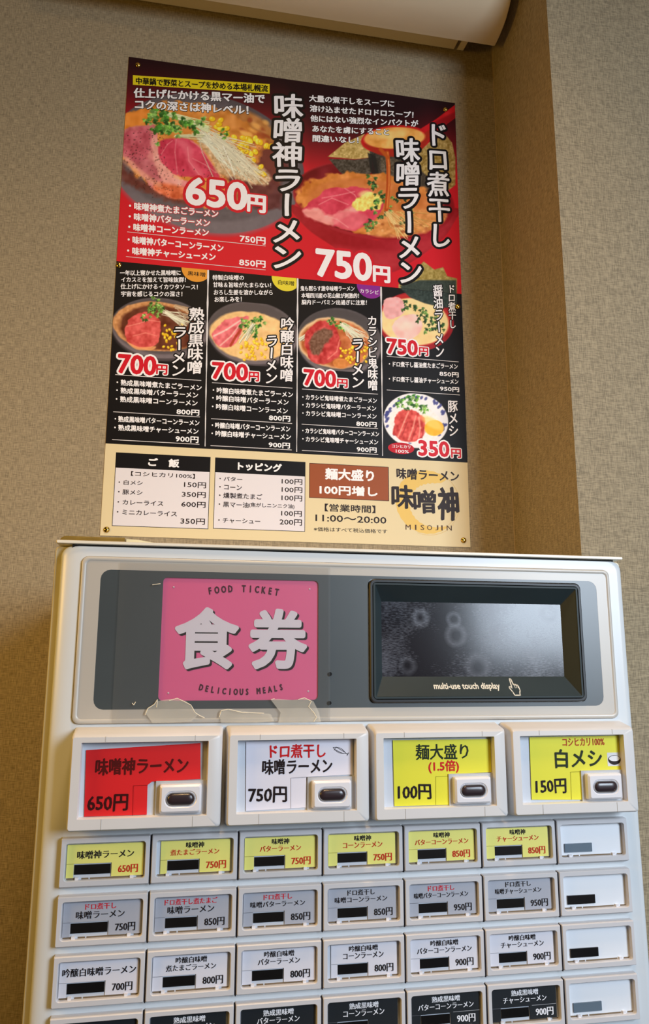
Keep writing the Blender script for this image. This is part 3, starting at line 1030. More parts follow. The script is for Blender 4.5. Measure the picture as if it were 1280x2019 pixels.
Vt(5, 'カラシビ鬼味噌', 567, 352, 640, 868)
Vt(5, 'ラーメン', 457, 505, 548, 855)
Vt(5, '醤油ラーメン', 1015, 142, 1095, 645)
Vt(5, 'ドロ煮干し', 1115, 142, 1175, 448)
Vt(5, '豚メシ', 1115, 930, 1190, 1185)
for i, n, a, e in ((4, '700', (112, 638, 340, 768), (350, 702, 413, 765)), (4, '700', (703, 687, 920, 803), (932, 748, 992, 808)), (5, '700', (138, 722, 350, 843), (363, 787, 432, 847)),
                   (5, '750', (703, 513, 908, 628), (921, 572, 982, 630)), (5, '350', (918, 1207, 1124, 1318), (1140, 1264, 1205, 1325))):
    L(i, n, *a, RED, .034, WT, .07, nb=10, res=3, name='price')
    L(i, '円', *e, RED, .04, WT, .09, nb=6, name='price')
for i, rows in ((4, (('・熟成黒味噌煮たまごラーメン', (97, 795, 632, 867)), ('・熟成黒味噌バターラーメン', (95, 845, 610, 914)), ('・熟成黒味噌コーンラーメン', (92, 900, 606, 964)),
                     ('・熟成黒味噌バターコーンラーメン', (85, 1025, 618, 1089)), ('・熟成黒味噌チャーシューメン', (82, 1080, 612, 1142)),
                     ('・吟醸白味噌煮たまごラーメン', (703, 844, 1208, 911)), ('・吟醸白味噌バターラーメン', (700, 893, 1180, 959)), ('・吟醸白味噌コーンラーメン', (698, 947, 1175, 1014)),
                     ('・吟醸白味噌バターコーンラーメン', (697, 1065, 1190, 1127)), ('・吟醸白味噌チャーシューメン', (695, 1117, 1195, 1177)))),
                (5, (('・カラシビ鬼味噌煮たまごラーメン', (125, 892, 632, 954)), ('・カラシビ鬼味噌バターラーメン', (125, 946, 627, 1007)), ('・カラシビ鬼味噌コーンラーメン', (125, 1002, 630, 1061)),
                     ('・カラシビ鬼味噌バターコーンラーメン', (125, 1121, 647, 1182)), ('・カラシビ鬼味噌チャーシューメン', (125, 1178, 641, 1237)),
                     ('・ドロ煮干し醤油煮たまごラーメン', (715, 667, 1183, 721)), ('・ドロ煮干し醤油チャーシューメン', (715, 769, 1188, 825))))):
    for s, a in rows: L(i, s, *a, bold=.03, nb=4, h=37 if i == 4 else 36)
for i, s, a in ((4, '800円', (476, 981, 616, 1024)), (4, '900円', (470, 1151, 611, 1196)), (4, '800円', (1058, 1020, 1190, 1062)), (4, '900円', (1056, 1190, 1188, 1231)),
                (5, '800円', (493, 1075, 630, 1117)), (5, '900円', (496, 1250, 630, 1291)), (5, '850円', (1060, 736, 1190, 777)), (5, '950円', (1063, 838, 1193, 877))):
    L(i, s, *a, bold=.035, nb=4)
L(5, 'コシヒカリ', 735, 1234, 860, 1262, WT, .02)
L(5, '100%', 762, 1269, 850, 1294, WT, .02)
L(6, 'ご　飯', 308, 130, 484, 184, WT, .05, nb=8)
L(6, 'トッピング', 833, 154, 1086, 211, WT, .05, nb=8)
for s, a in (('【コシヒカリ100%】', (205, 206, 578, 251)), ('・白メシ', (132, 257, 272, 290)), ('150円', (516, 268, 643, 307)), ('・豚メシ', (129, 313, 270, 348)),
             ('350円', (503, 325, 641, 364)), ('・カレーライス', (126, 373, 392, 411)), ('600円', (500, 383, 640, 422)), ('・ミニカレーライス', (122, 431, 472, 472)),
             ('350円', (495, 481, 636, 521)), ('・バター', (723, 237, 856, 268)), ('100円', (1088, 250, 1208, 287)), ('・コーン', (722, 285, 853, 318)),
             ('100円', (1088, 298, 1208, 335)), ('・燻製煮たまご', (721, 331, 973, 374)), ('100円', (1087, 346, 1207, 384)), ('・黒マー油', (719, 384, 892, 422)),
             ('(焦がしニンニク油)', (897, 390, 1162, 430)), ('100円', (1085, 437, 1205, 474)), ('・チャーシュー', (716, 480, 961, 517)), ('200円', (1076, 486, 1206, 526))):
    L(6, s, *a, DK, .018, nb=4)
L(7, '麺大盛り', 219, 119, 557, 212, WT, .04, nb=8)
L(7, '100円増し', 180, 235, 582, 317, WT, .04, nb=8)
L(7, '【営業時間】', 215, 368, 568, 434, DK, .02)
L(7, '11:00～20:00', 150, 444, 645, 507, DK, .018)
L(7, '※価格はすべて税込価格です', 138, 530, 652, 577, DK, .006)
L(7, '味噌ラーメン', 718, 118, 1155, 214, DK, .022, brush=True, nb=6, name='brush_lettering')
for ch, a in (('味', (684, 236, 838, 404)), ('噌', (838, 272, 992, 436)), ('神', (1006, 252, 1150, 482))):
    L(7, ch, *a, DK, .022, brush=True, nb=8, res=4, name='brush_lettering')
for ch, xx in zip('MISOJIN', (780, 846, 885, 930, 988, 1030, 1068)):
    wdt = {'I': 10, 'J': 22, 'S': 26}.get(ch, 36)
    L(7, ch, xx, 514 + (xx - 780) * .02, xx + wdt, 550 + (xx - 780) * .022, ink((84, 58, 36)), .012, style='mincho', name='lettering')

# ---- brass drawing pins
BRASS = mat('polished_brass', (212, 178, 92), .18, metal=1.0)
for (u, v), lb in (((272, 127), 'brass drawing pin in the dark top corner of the poster farthest from the wall corner'),
                   ((879, 215), 'brass drawing pin in the poster corner beside the red ladle handle'),
                   ((234.5, 522), 'brass drawing pin on the poster edge beside the black miso text column'),
                   ((903.5, 604), 'brass drawing pin on the poster edge beside the soy ramen name'),
                   ((210, 1044), 'brass drawing pin in the cream bottom corner of the poster above the brown bar'),
                   ((915, 1065), 'brass drawing pin in the cream bottom corner of the poster beside the shop mark')):
    p = onY(u, v, -.003)
    b = MB()
    r = .0047
    ls = []
    for q, d in ((1.0, 0.0), (1.0, .0006), (.93, .0013), (.75, .0021), (.5, .0027), (.22, .0030)):
        ls.append([(r * q * math.cos(a), -d, r * q * math.sin(a)) for a in np.linspace(0, 2 * math.pi, 19)[:-1]])
    b.loft(ls, True, True)
    o = b.build('drawing_pin', BRASS, smooth=True)
    o.location = (p[0], YP - .0003, p[2])
    tag(o, lb, 'pin', 'brass pins holding the menu poster')

# ================================================================== ticket vending machine
from mathutils.geometry import tessellate_polygon
mc = empty('ticket_machine', (0, 0, 0))
tag(mc, 'white food ticket vending machine with pink sign, touch display and menu buttons', 'vending machine')
YD, YF = -0.443, -0.450


def plate(name, loops, yf, yb, mats, parent, caps=0, back=False):
    """flat plate with round-cornered holes: loops = [outer, hole, hole...] of (x, z)"""
    v, f, m = [], [], []
    flat = [p for l in loops for p in l]
    tri = tessellate_polygon([[Vector((x, z, 0)) for x, z in l] for l in loops])
    n = len(flat)
    v = [(x, yf, z) for x, z in flat] + [(x, yb, z) for x, z in flat]
    f = [tuple(t) for t in tri]
    if back: f += [tuple(i + n for i in t)[::-1] for t in tri]
    k = 0
    for l in loops:
        for i in range(len(l)):
            a, c = k + i, k + (i + 1) % len(l)
            f.append((a, c, c + n, a + n))
        k += len(l)
    o = mesh_obj(name, v, f, mats, parent)
    bm = bmesh.new()
    bm.from_mesh(o.data)
    bmesh.ops.recalc_face_normals(bm, faces=bm.faces)
    bm.to_mesh(o.data)
    bm.free()
    return o


def r2(x0, x1, z0, z1, r, seg=4):
    return [(p[0], p[2]) for p in rr(x0, x1, z0, z1, r, 0, seg)]


# cabinet, lid, door
b = MB()
b.loft([rr(.0030, .5985, -1.78, -.0800, .004, y) for y in (-.020, -.4265)] + [rr(.0038, .5977, -1.779, -.0806, .004, -.4275)], True, True)
b.build('cabinet', OLIVE, mc)
b = MB()
for x in (.03, .53):
    for y in (-.40, -.06): b.box(x, x + .04, y, y + .03, FLOOR, -1.779)
b.build('feet', mat('black_rubber', (30, 30, 30), .8), mc)
b = MB()
b.loft([rr(.0066, .5910, -.0790, -.0770, .0006, -.018), rr(.0056, .5920, -.0796, -.0764, .0012, -.022), rr(.0056, .5920, -.0796, -.0764, .0012, -.4445), rr(.0064, .5912, -.0792, -.0769, .0009, -.4458)], True, True)
b.build('lid', mat('cream_white_lid', (238, 230, 212), .35), mc)
b = MB()
b.box(.0200, .5830, -.4405, -.4180, -.0840, -.0797)
b.build('door_gap', DARKGAP, mc)
# the door: softly rounded long edges, an opening for the display
DX0, DX1, DZ0, DZ1 = .0098, .5930, -1.70, -.0808
loops = [rr(DX0, DX1, DZ0, DZ1, .010, -.4215, 5)]
for k in range(0, 9):
    t = math.radians(90 * k / 8)
    loops.append(rr(DX0 + .019 * (1 - math.cos(t)), DX1 - .008 * (1 - math.cos(t)), DZ0 + .006 * (1 - math.cos(t)), DZ1 - .0014 * (1 - math.cos(t)),
                    .010 + .002 * (1 - math.cos(t)), -.4345 - .0085 * math.sin(t), 5))
b = MB()
b.loft(loops, True, False)
fr = [(p[0], p[2]) for p in loops[-1]]
hole = r2(.3095, .5378, -.2275, -.1075, .006)
flat = fr + hole
tri = tessellate_polygon([[Vector((x, z, 0)) for x, z in l] for l in (fr, hole)])
b.add([(x, YD, z) for x, z in flat], [tuple(t) for t in tri])
n = len(hole)
b.add([(x, YD, z) for x, z in hole] + [(x, -.424, z) for x, z in hole], [(i, (i + 1) % n, (i + 1) % n + n, i + n) for i in range(n)])
d = b.build('door', WHITE, mc)
smooth_by_angle(d, 25)

# display panel: dirty clear cover over a grey printed field
PANEL = mat('dulled_clear_cover', (186, 180, 170), .34, coat=.2, noise=(7, .035))
GREY = mat('slate_grey_print', (70, 77, 80), .34, coat=.25, noise=(9, .08))
disp = r2(.3080, .5395, -.2288, -.1062, .006)
sign = r2(.1062, .2574, -.2249, -.1098, .004)
plate('display_panel', [r2(.0303, .5742, -.2450, -.0915, .006), r2(.0481, .5585, -.2326, -.1037, .009)], YD - .0022, YD + .0002, PANEL, mc)
b = MB()
b.loft([rr(.0303, .5742, -.2450, -.0915, .006, YD - .0022), rr(.0312, .5733, -.2441, -.0924, .0055, YD - .0030), rr(.0335, .5712, -.2420, -.0945, .0045, YD - .0030), rr(.0345, .5702, -.2410, -.0955, .004, YD - .0022)])
smooth_by_angle(b.build('panel_rim', mat('clear_cover_edge', (192, 187, 178), .36, coat=.1), mc), 60)
plate('grey_field', [r2(.0481, .5585, -.2326, -.1037, .009), sign, disp], YD - .0021, YD + .0002, GREY, mc)
# thin darker outline round the panel
b = MB()
b.loft([rr(.0297, .5748, -.2456, -.0909, .0065, YD - .0003), rr(.0303, .5742, -.2450, -.0915, .006, YD - .0006)])
b.build('panel_outline', mat('outline_brown_grey', (120, 112, 98), .8), mc)

# pink sign
PINK = mat('pink_backlit_sheet', (232, 98, 146), .4, coat=.1, noise=(8, .03))
b = MB()
b.box(.1055, .2580, YD - .0006, YD - .0001, -.2255, -.1090)
sg = b.build('food_ticket_sign', PINK, mc)
YS = YD - .0007
T = Text(YS)


def boxp(u0, v0, u1, v1, Y):
    a, b_ = onY(u0, v0, Y), onY(u1, v1, Y)
    return a[0], b_[0], b_[2], a[2]


def line_px(T, s, u0, v0, u1, v1, fill, bold=.02, out=None, ow=.05, brush=False, style='sans', res=2, nb=5, lift=0.0):
    X0, X1, Z0, Z1 = boxp(u0, v0, u1, v1, T.y)
    v, f, em = fit_line(s, X0, X1, Z0, Z1, res, brush)
    T.put(v, f, em, fill, bold, out, ow, 'nib' if brush else style, nb, lift)


SHADOWK = ink((26, 16, 20))
WSIGN = ink((226, 218, 226))
for ch, a in (('食', (350, 1200, 466, 1316)), ('券', (495, 1203, 602, 1316))):
    X0, X1, Z0, Z1 = boxp(*a, YS)
    v, f, em = fit_line(ch, X0, X1, Z0, Z1, 4)
    T.layer(v, f, SHADOWK, [(dx + .0018, dz - .0016) for dx, dz in shifts(.0020, 16)], 0, .0001)
    T.layer(v, f, WSIGN, shifts(.0019, 16), 0, .0003)
T.build('sign_character', sg)


def arc_text(s, xc, zc_mid, w, h, rise, T, fill, narrow=.55, lean=0.0):
    """small capitals set along a shallow arc; rise > 0 bends like an arch"""
    n = len(s)
    for i, ch in enumerate(s):
        if ch == ' ': continue
        t = (i / (n - 1)) * 2 - 1
        v, f = glyphs(ch, 2)
        mn, mx = v.min(0), v.max(0)
        v = (v - (mn + mx) / 2) * np.array([h / .73 * narrow * 1.15, h / .73])
        x, z = xc + t * w / 2, zc_mid - rise * t * t
        a = math.atan(-2 * rise * t / (w / 2))
        o = np.stack([x + v[:, 0] * math.cos(a) - v[:, 1] * math.sin(a), z + v[:, 0] * math.sin(a) + v[:, 1] * math.cos(a)], 1)
        T.layer(o, f, fill, shifts(.00035, 5), 0, .0002)


T = Text(YS)
SIGNT = ink((70, 18, 42))
arc_text('FOOD TICKET', .1835, -.1190, .065, .0068, .0028, T, SIGNT)
T.build('sign_lettering', sg)
T = Text(YS)
arc_text('DELICIOUS MEALS', .1835, -.2172, .076, .0058, -.0042, T, SIGNT)
T.build('sign_lettering', sg)
SCREW = mat('pale_screw', (216, 200, 208), .4)
for (u, v) in ((342.5, 1157.5), (610.5, 1161.5), (331.8, 1366.5), (607.8, 1363)):
    p = onY(u, v, YS)
    b = MB()
    b.loft([[(p[0] + q * math.cos(a), YS + .0001 - d, p[2] + q * math.sin(a)) for a in np.linspace(0, 6.283, 11)[:-1]] for q, d in ((.0009, 0), (.0009, .0003), (.0005, .0006))], False, True)
    b.build('screw', SCREW, sg)
T = Text(YD - .0021)
for (u, v) in ((650.5, 1329), (649.5, 1386)):
    p = onY(u, v, YD - .002)
    T.layer(np.array([(p[0] + .0019 * math.cos(a), p[2] + .0019 * math.sin(a)) for a in np.linspace(0, 6.283, 17)[:-1]]), [tuple(range(16))], ink((18, 18, 18)), [(0, 0)], 0, .0012)
T.build('rivet_hole', mc)

# clear film taped over the sign, with its yellowed torn tape
FILM = glass('clear_film', (250, 250, 250), .022, .12)
b = MB()
b.box(.0655, .2688, YD - .0046, YD - .0043, -.2447, -.0965)
b.build('clear_film', FILM, mc, fix=True)
TAPE = mat('yellowed_tape', (224, 218, 202), .5, alpha=.24, noise=(60, .1))
tapes = [[(440, 800), (448, 782), (470, 770), (492, 752), (530, 745), (575, 740), (612, 752), (640, 776), (660, 812), (632, 838), (560, 842), (470, 843)],
         [(752, 800), (780, 786), (830, 790), (900, 800), (968, 806), (985, 838), (900, 843), (760, 843)],
         [(968, 745), (1000, 742), (1060, 748), (1110, 740), (1148, 752), (1172, 800), (1180, 838), (1100, 843), (1000, 843), (1010, 800)]]
for tp in tapes:
    pts = [onY(80 + x / (1280 / 600), 1030 + y / (1280 / 600), YD - .0052) for x, y in tp]
    b = MB()
    n = len(pts)
    b.loft([[(p[0], YD - .0048, p[2]) for p in pts], [(p[0], YD - .0052, p[2]) for p in pts]], True, True)
    b.build('torn_tape', TAPE, mc)
TEAR = mat('curled_tape_edge', (236, 228, 206), .35)
for p in ([(440, 810), (452, 782), (478, 766), (492, 745), (488, 778)], [(540, 750), (575, 740), (600, 752), (632, 768), (650, 800), (668, 812), (690, 822)],
          [(752, 820), (760, 792), (790, 786), (850, 800), (940, 803)], [(970, 745), (985, 742)], [(1085, 745), (1110, 738), (1140, 752), (1128, 775), (1150, 800), (1162, 820), (1150, 838)],
          [(385, 760), (392, 768), (400, 755)], [(470, 262), (505, 258)]):
    pts = [onY(80 + x / (1280 / 600), 1030 + y / (1280 / 600), YD - .0054) for x, y in p]
    b = MB()
    for k in range(len(pts) - 1):
        a, c_ = pts[k], pts[k + 1]
        dx, dz = c_[0] - a[0], c_[2] - a[2]
        l = math.hypot(dx, dz)
        nx_, nz_ = -dz / l * .00035, dx / l * .00035
        b.loft([[(q[0] - nx_, YD - .0052, q[2] - nz_), (q[0], YD - .0056, q[2]), (q[0] + nx_, YD - .0052, q[2] + nz_)] for q in (a, c_)], True, True)
    b.build('tape_edge', TEAR, mc)
# touch display
td = MB()
td.loft([rr(.3088, .5388, -.2282, -.1068, .006, -.4430), rr(.3088, .5388, -.2282, -.1068, .006, -.4470), rr(.3098, .5378, -.2272, -.1078, .0055, -.4480),
         rr(.3118, .5358, -.2252, -.1098, .0045, -.4480), rr(.3124, .5352, -.2246, -.1104, .004, -.4462)])
tdo = td.build('touch_display', mat('black_rubber_gasket', (16, 16, 17), .45), mc)
BEZ = mat('dark_green_grey_bezel', (44, 54, 56), .5, noise=(14, .12), spec=.25)
b = MB()
b.loft([rr(.3124, .5352, -.2246, -.1104, .002, -.4462, 2), rr(.3128, .5348, -.2242, -.1108, .002, -.4478, 2), rr(.3146, .5330, -.2224, -.1126, .001, -.4478, 2),
        rr(.3150, .5326, -.2220, -.1130, .0008, -.4470, 2), rr(.3246, .5217, -.2032, -.1283, .0006, -.4338, 2)])
b.build('bezel', BEZ, tdo)
# screen with its worn, fingered film
SCR = bpy.data.materials.new('worn_touch_screen')
SCR.use_nodes = True
nt = SCR.node_tree
N, Lk = nt.nodes, nt.links
bs = N['Principled BSDF']
tc = N.new('ShaderNodeTexCoord')


def nmath(op, a, b_=None, clamp=False):
    m = N.new('ShaderNodeMath')
    m.operation = op
    m.use_clamp = clamp
    for i, q in enumerate((a, b_)):
        if q is None: continue
        if isinstance(q, (int, float)): m.inputs[i].default_value = q
        else: Lk.new(q, m.inputs[i])
    return m.outputs[0]


n1 = N.new('ShaderNodeTexNoise')
n1.inputs['Scale'].default_value = 22
n1.inputs['Detail'].default_value = 6
Lk.new(tc.outputs['Object'], n1.inputs['Vector'])
mp = N.new('ShaderNodeMapping')
mp.inputs['Scale'].default_value = (160, 160, 600)
n2 = N.new('ShaderNodeTexNoise')
n2.inputs['Detail'].default_value = 5
n2.inputs['Scale'].default_value = 1.6
Lk.new(tc.outputs['Object'], mp.inputs['Vector'])
Lk.new(mp.outputs[0], n2.inputs['Vector'])
sep = N.new('ShaderNodeSeparateXYZ')
Lk.new(tc.outputs['Object'], sep.inputs[0])
dirt = nmath('MULTIPLY', nmath('SUBTRACT', nmath('ADD', nmath('MULTIPLY', n1.outputs['Fac'], 1.2), nmath('MULTIPLY', n2.outputs['Fac'], .9)), 1.0), .9, True)
# worn rings where fingers press: (x, z, radius)
for (u, v, r, pw, ringa) in ((829, 1218, .0065, 1, .5), (896, 1221, .0045, 1, .35), (900, 1253, .0072, 1, .35), (943, 1314, .0095, 1, .3), (803, 1311, .006, 1, .3), (1049, 1290, .004, 1, .3), (1083, 1208, .007, -1, .35)):
    p = onY(u, v, -.434)
    dx = nmath('SUBTRACT', sep.outputs['X'], float(p[0]))
    dz = nmath('SUBTRACT', sep.outputs['Z'], float(p[2]))
    d2 = nmath('SQRT', nmath('ADD', nmath('MULTIPLY', dx, dx), nmath('MULTIPLY', dz, dz)))
    dd = nmath('ADD', d2, nmath('MULTIPLY', nmath('SUBTRACT', n1.outputs['Fac'], .5), .012))
    ring = nmath('SUBTRACT', 1.0, nmath('MULTIPLY', nmath('ABSOLUTE', nmath('SUBTRACT', dd, r)), 1 / (r * .7)), True)
    hole_ = nmath('MULTIPLY', nmath('SUBTRACT', dd, r * .75), 1 / (r * .4), True)
    if pw > 0: dirt = nmath('MULTIPLY', dirt, hole_)
    dirt = nmath('ADD', dirt, nmath('MULTIPLY', nmath('MULTIPLY', ring, ringa), nmath('MULTIPLY', n2.outputs['Fac'], .85)), True)
ramp = N.new('ShaderNodeValToRGB')
ramp.color_ramp.elements[0].color = tuple(lin((30, 27, 32))) + (1,)
ramp.color_ramp.elements[1].color = tuple(lin((140, 140, 150))) + (1,)
Lk.new(dirt, ramp.inputs['Fac'])
Lk.new(ramp.outputs['Color'], bs.inputs['Base Color'])
rg = nmath('ADD', nmath('MULTIPLY', dirt, .25), .15)
Lk.new(rg, bs.inputs['Roughness'])
bs.inputs['Specular IOR Level'].default_value = .5
b = MB()
b.box(.3240, .5222, -.4338, -.4300, -.2036, -.1278)
b.build('screen', SCR, tdo)
b = MB()
b.box(.3110, .5362, -.4300, -.4245, -.2265, -.1085)
b.build('display_back', DARKGAP, tdo)
# lettering on the lower slope of the bezel: the slope runs from (z -.2220, y -.4470) to (z -.2032, y -.4338)
SL = (-.4338 + .4470) / (-.2032 + .2220)


def on_slope(o):
    for v in o.data.vertices:
        v.co.y = -.4470 + (v.co.z + .2220) * SL + (v.co.y + .4470)
    o.data.update()


T = Text(-.4470)
CRM = ink((226, 218, 200))
za, zb_ = -.2158, -.2098
X0, X1 = onY(856.5, 1354, -.4420)[0], onY(986.5, 1356, -.4420)[0]
v, f, em = fit_line('multi-use touch display', X0, X1, za - .0012, zb_ + .0003, 3)
T.put(v, f, em, CRM, .028, nb=5)
on_slope(T.build('lettering', tdo))
T = Text(-.4470)
hx, hz = onY(1014, 1355, -.4410)[0], -.2135
hand = [(-.32, .95), (-.22, 1.0), (-.12, .9), (-.02, .28), (.10, .34), (.2, .24), (.32, .3), (.42, .18), (.52, .22), (.62, .1), (.66, -.4), (.5, -.72), (.46, -.98), (-.28, -.98), (-.42, -.6), (-.72, -.1), (-.66, .04), (-.5, .02), (-.36, -.12), (-.32, .95)]
hs_ = .0078
for a, c_ in zip(hand[:-1], hand[1:]):
    a, c_ = np.array(a) * hs_ * np.array([1, 1.05]), np.array(c_) * hs_ * np.array([1, 1.05])
    e = c_ - a
    nrm = np.array([-e[1], e[0]]) / (np.hypot(*e) + 1e-9) * .00055
    ex = e / (np.hypot(*e) + 1e-9) * .0004
    T.layer(np.array([a - nrm - ex, c_ - nrm + ex, c_ + nrm + ex, a + nrm - ex]) + np.array([hx, hz]), [(0, 1, 2, 3)], CRM, [(0, 0)], 0, .0002)
for q in (.1, .32, .52):
    T.layer(np.array([(q - .03, -.15), (q + .04, -.15), (q + .02, .28), (q - .05, .28)]) * hs_ + np.array([hx, hz]), [(0, 1, 2, 3)], CRM, [(0, 0)], 0, .0002)
on_slope(T.build('pointing_hand_mark', tdo))

# ------------------------------------------------------------------ four large lit-button boxes
PANE = glass('clear_button_pane', (255, 255, 255), 0.0, .03)
LENS = mat('dark_smoked_lens', (52, 40, 44), .3, spec=.5, coat=.3)
SEAM = mat('fine_seam', (150, 142, 130), .8)
CHROME = mat('bright_lens_ring', (222, 220, 222), .16, metal=.7)
GREYBASE = mat('light_grey_button_base', (184, 186, 190), .4)
WBTN = mat('white_push_button', (232, 230, 234), .28, coat=.3)
INNERW = mat('pale_card_backing', (206, 212, 222), .4)
for_box = {}


def big_frame():
    b = MB()
    z0, z1 = -.3327, -.2535
    sg_ = 3
    b.loft([rr(-.001, .1335, -.3352, -.2478, .003, YD, sg_), rr(-.0008, .1325, -.3348, -.2485, .004, -.450, sg_), rr(-.0002, .1312, -.3332, -.2518, .003, -.466, sg_),
            rr(.0002, .1298, z0 + .0003, z1 - .0003, .0025, -.4690, sg_), rr(.0012, .1284, z0 + .0012, z1 - .0012, .002, -.4700, sg_),
            rr(.0083, .1188, -.3228, -.2592, .0008, -.4700, sg_), rr(.0085, .1186, -.3226, -.2594, .0006, -.4696, sg_), rr(.0090, .1181, -.3221, -.2599, .0006, -.4610, sg_)], False, False)
    return b


def cut(loop, y, lift=0.0):
    return [(p[0], y - lift, p[1]) for p in loop]


bigs = [dict(x=.0342, name='red card'), dict(x=.1708), dict(x=.3072), dict(x=.4442)]
YC = -.4625     # face of the cards
cards = [((170, 1479), (395.5, 1465), (395.5, 1536), (300, 1541), (291, 1548), (289.5, 1608), (165.5, 1615.5)),
         ((485.5, 1462.5), (695, 1456), (695, 1527), (620, 1531), (604, 1532), (603, 1592), (485, 1599)),
         ((774.8, 1459.5), (969.6, 1457), (975.5, 1522), (900, 1526), (886.7, 1529), (888, 1587), (778, 1589.5)),
         ((1044.4, 1453.5), (1229.2, 1450), (1233.8, 1517), (1165, 1520), (1148.6, 1521.4), (1150.8, 1576.7), (1048.9, 1576.7))]
ccol = [(222, 24, 28), (228, 226, 238), (232, 226, 40), (232, 226, 40)]
cname = ['red paper', 'white paper', 'yellow paper', 'yellow paper']
cl_ = ['large button box with a red card reading miso ramen', 'large button box with a white card and a small fish drawing',
       'large button box with a yellow card priced 100 yen', 'large button box with a yellow card and a small rice bowl picture']
bigdata = None
for i, g in enumerate(bigs):
    x = g['x']
    if bigdata is None:
        o = big_frame().build('large_button_box', CREAMW, mc)
        smooth_by_angle(o, 40)
        bigdata = o.data
    else:
        o = link(bpy.data.objects.new('large_button_box', bigdata), mc)
    o.location = (x, 0, 0)
    o['label'] = cl_[i]
    P0 = Vector((-x, 0, 0))

    def sub(ob):
        ob.matrix_parent_inverse = Matrix.Translation(P0)
        return ob

    b = MB()
    b.box(x + .0088, x + .1183, -.4614, -.4560, -.3223, -.2597)
    sub(b.build('card_backing', INNERW, o))
    # the card: thin sheet cut round the push button
    pts = [onY(u, v, YC) for u, v in cards[i]]
    lo = [(min(max(p[0], x + .0095), x + .1178), max(min(p[2], -.2602), -.3218)) for p in pts]
    plate('menu_card', [lo], YC, YC + .0004, mat('card_' + cname[i].split()[0] + str(i), ccol[i], .5), o)
    sub(bpy.context.scene.collection.objects[-1]) if False else None
    for ch_ in o.children: ch_.matrix_parent_inverse = Matrix.Translation(P0)
    # push button at the lower end of the window
    b = MB()
    b.box(x + .0737, x + .1183, -.4640, -.4560, -.3223, -.2936)
    sub(b.build('button_base', GREYBASE, o))
    b = MB()
    bx0, bx1, bz0, bz1 = x + .0772, x + .1140, -.3204, -.2960
    b.loft([rr(bx0, bx1, bz0, bz1, .0015, -.4640), rr(bx0 + .0003, bx1 - .0003, bz0 + .0003, bz1 - .0003, .0015, -.4690), rr(bx0 + .002, bx1 - .002, bz0 + .002, bz1 - .002, .0015, -.4708),
            rr(bx0 + .0042, bx1 - .0042, bz0 + .0048, bz1 - .0052, .0068, -.4708), rr(bx0 + .0055, bx1 - .0055, bz0 + .0062, bz1 - .0064, .006, -.4696)], False, True)
    pb = sub(smooth_by_angle(b.build('push_button', WBTN, o), 30))
    b = MB()
    lx0, lx1, lz0, lz1 = bx0 + .0055, bx1 - .0055, bz0 + .0062, bz1 - .0064
    b.loft([rr(lx0, lx1, lz0, lz1, .006, -.4694), rr(lx0 + .0002, lx1 - .0002, lz0 + .0002, lz1 - .0002, .006, -.4706), rr(lx0 + .0010, lx1 - .0010, lz0 + .0010, lz1 - .0010, .0052, -.4706), rr(lx0 + .0012, lx1 - .0012, lz0 + .0012, lz1 - .0012, .005, -.4696)])
    sub(b.build('lens_ring', CHROME, o))
    b = MB()
    b.loft([rr(lx0 + .0010, lx1 - .0010, lz0 + .0010, lz1 - .0010, .0052, -.4694), rr(lx0 + .0012, lx1 - .0012, lz0 + .0012, lz1 - .0012, .005, -.4702), rr(lx0 + .0030, lx1 - .0030, lz0 + .0028, lz1 - .0028, .0035, -.4712), rr(lx0 + .006, lx1 - .006, lz0 + .0045, lz1 - .0045, .002, -.4715)], False, True)
    sub(smooth_by_angle(b.build('lens', LENS, o), 60))
    # fine seams of the frame
    b = MB()
    for sx in (.0285, .1065):
        b.box(x + sx, x + sx + .0003, -.47015, -.4690, -.2588, -.2542)
        b.box(x + sx, x + sx + .0003, -.47015, -.4690, -.3320, -.3230)
    sub(b.build('frame_seam', SEAM, o))
    # printed words
    T = Text(YC)
    RI, BI = ink((206, 28, 34)), ink((34, 24, 26))
    if i == 0:
        line_px(T, '味噌神ラーメン', 190, 1496, 370, 1524, ink((88, 22, 20)), .022, brush=True, nb=6)
        line_px(T, '650円', 174, 1568, 251, 1598, ink((60, 18, 18)), .02, brush=True, nb=6)
        fold = ((263, 1549), (291, 1548)), ((263, 1549), (261.5, 1609))
    elif i == 1:
        line_px(T, 'ドロ煮干し', 533, 1468, 642, 1493, RI, .02, brush=True, nb=6)
        line_px(T, '味噌ラーメン', 518, 1498, 655, 1524, BI, .02, brush=True, nb=6)
        line_px(T, '750円', 491, 1553, 565, 1581, BI, .02, brush=True, nb=6)
        fold = ((573.5, 1534), (604, 1532)), ((573.5, 1534), (573.5, 1594))
        # little drawn fish
        p = onY(671, 1480, YC)
        fs = []
        for k in range(25):
            t = k / 24
            fs.append((-.0075 + .015 * t, .0021 * math.sin(math.pi * min(1, t * 1.12)) * (1 if t < .88 else .3)))
        outl = fs + [(.0082, .0016), (.0078, -.0016)] + [(a, -b_) for a, b_ in fs[::-1]]
        outl.append(outl[0])
        ca, sa = math.cos(-.42), math.sin(-.42)
        outl = [(p[0] + a * ca - b_ * sa, p[2] + a * sa + b_ * ca) for a, b_ in outl]
        segs = list(zip(outl[:-1], outl[1:])) + [((p[0] - .004, p[2] + .0034), (p[0] + .004, p[2] - .0012)), ((p[0] - .005, p[2] + .001), (p[0] + .003, p[2] - .0028)), ((p[0] - .006, p[2] + .0004), (p[0] - .0035, p[2] + .0034))]
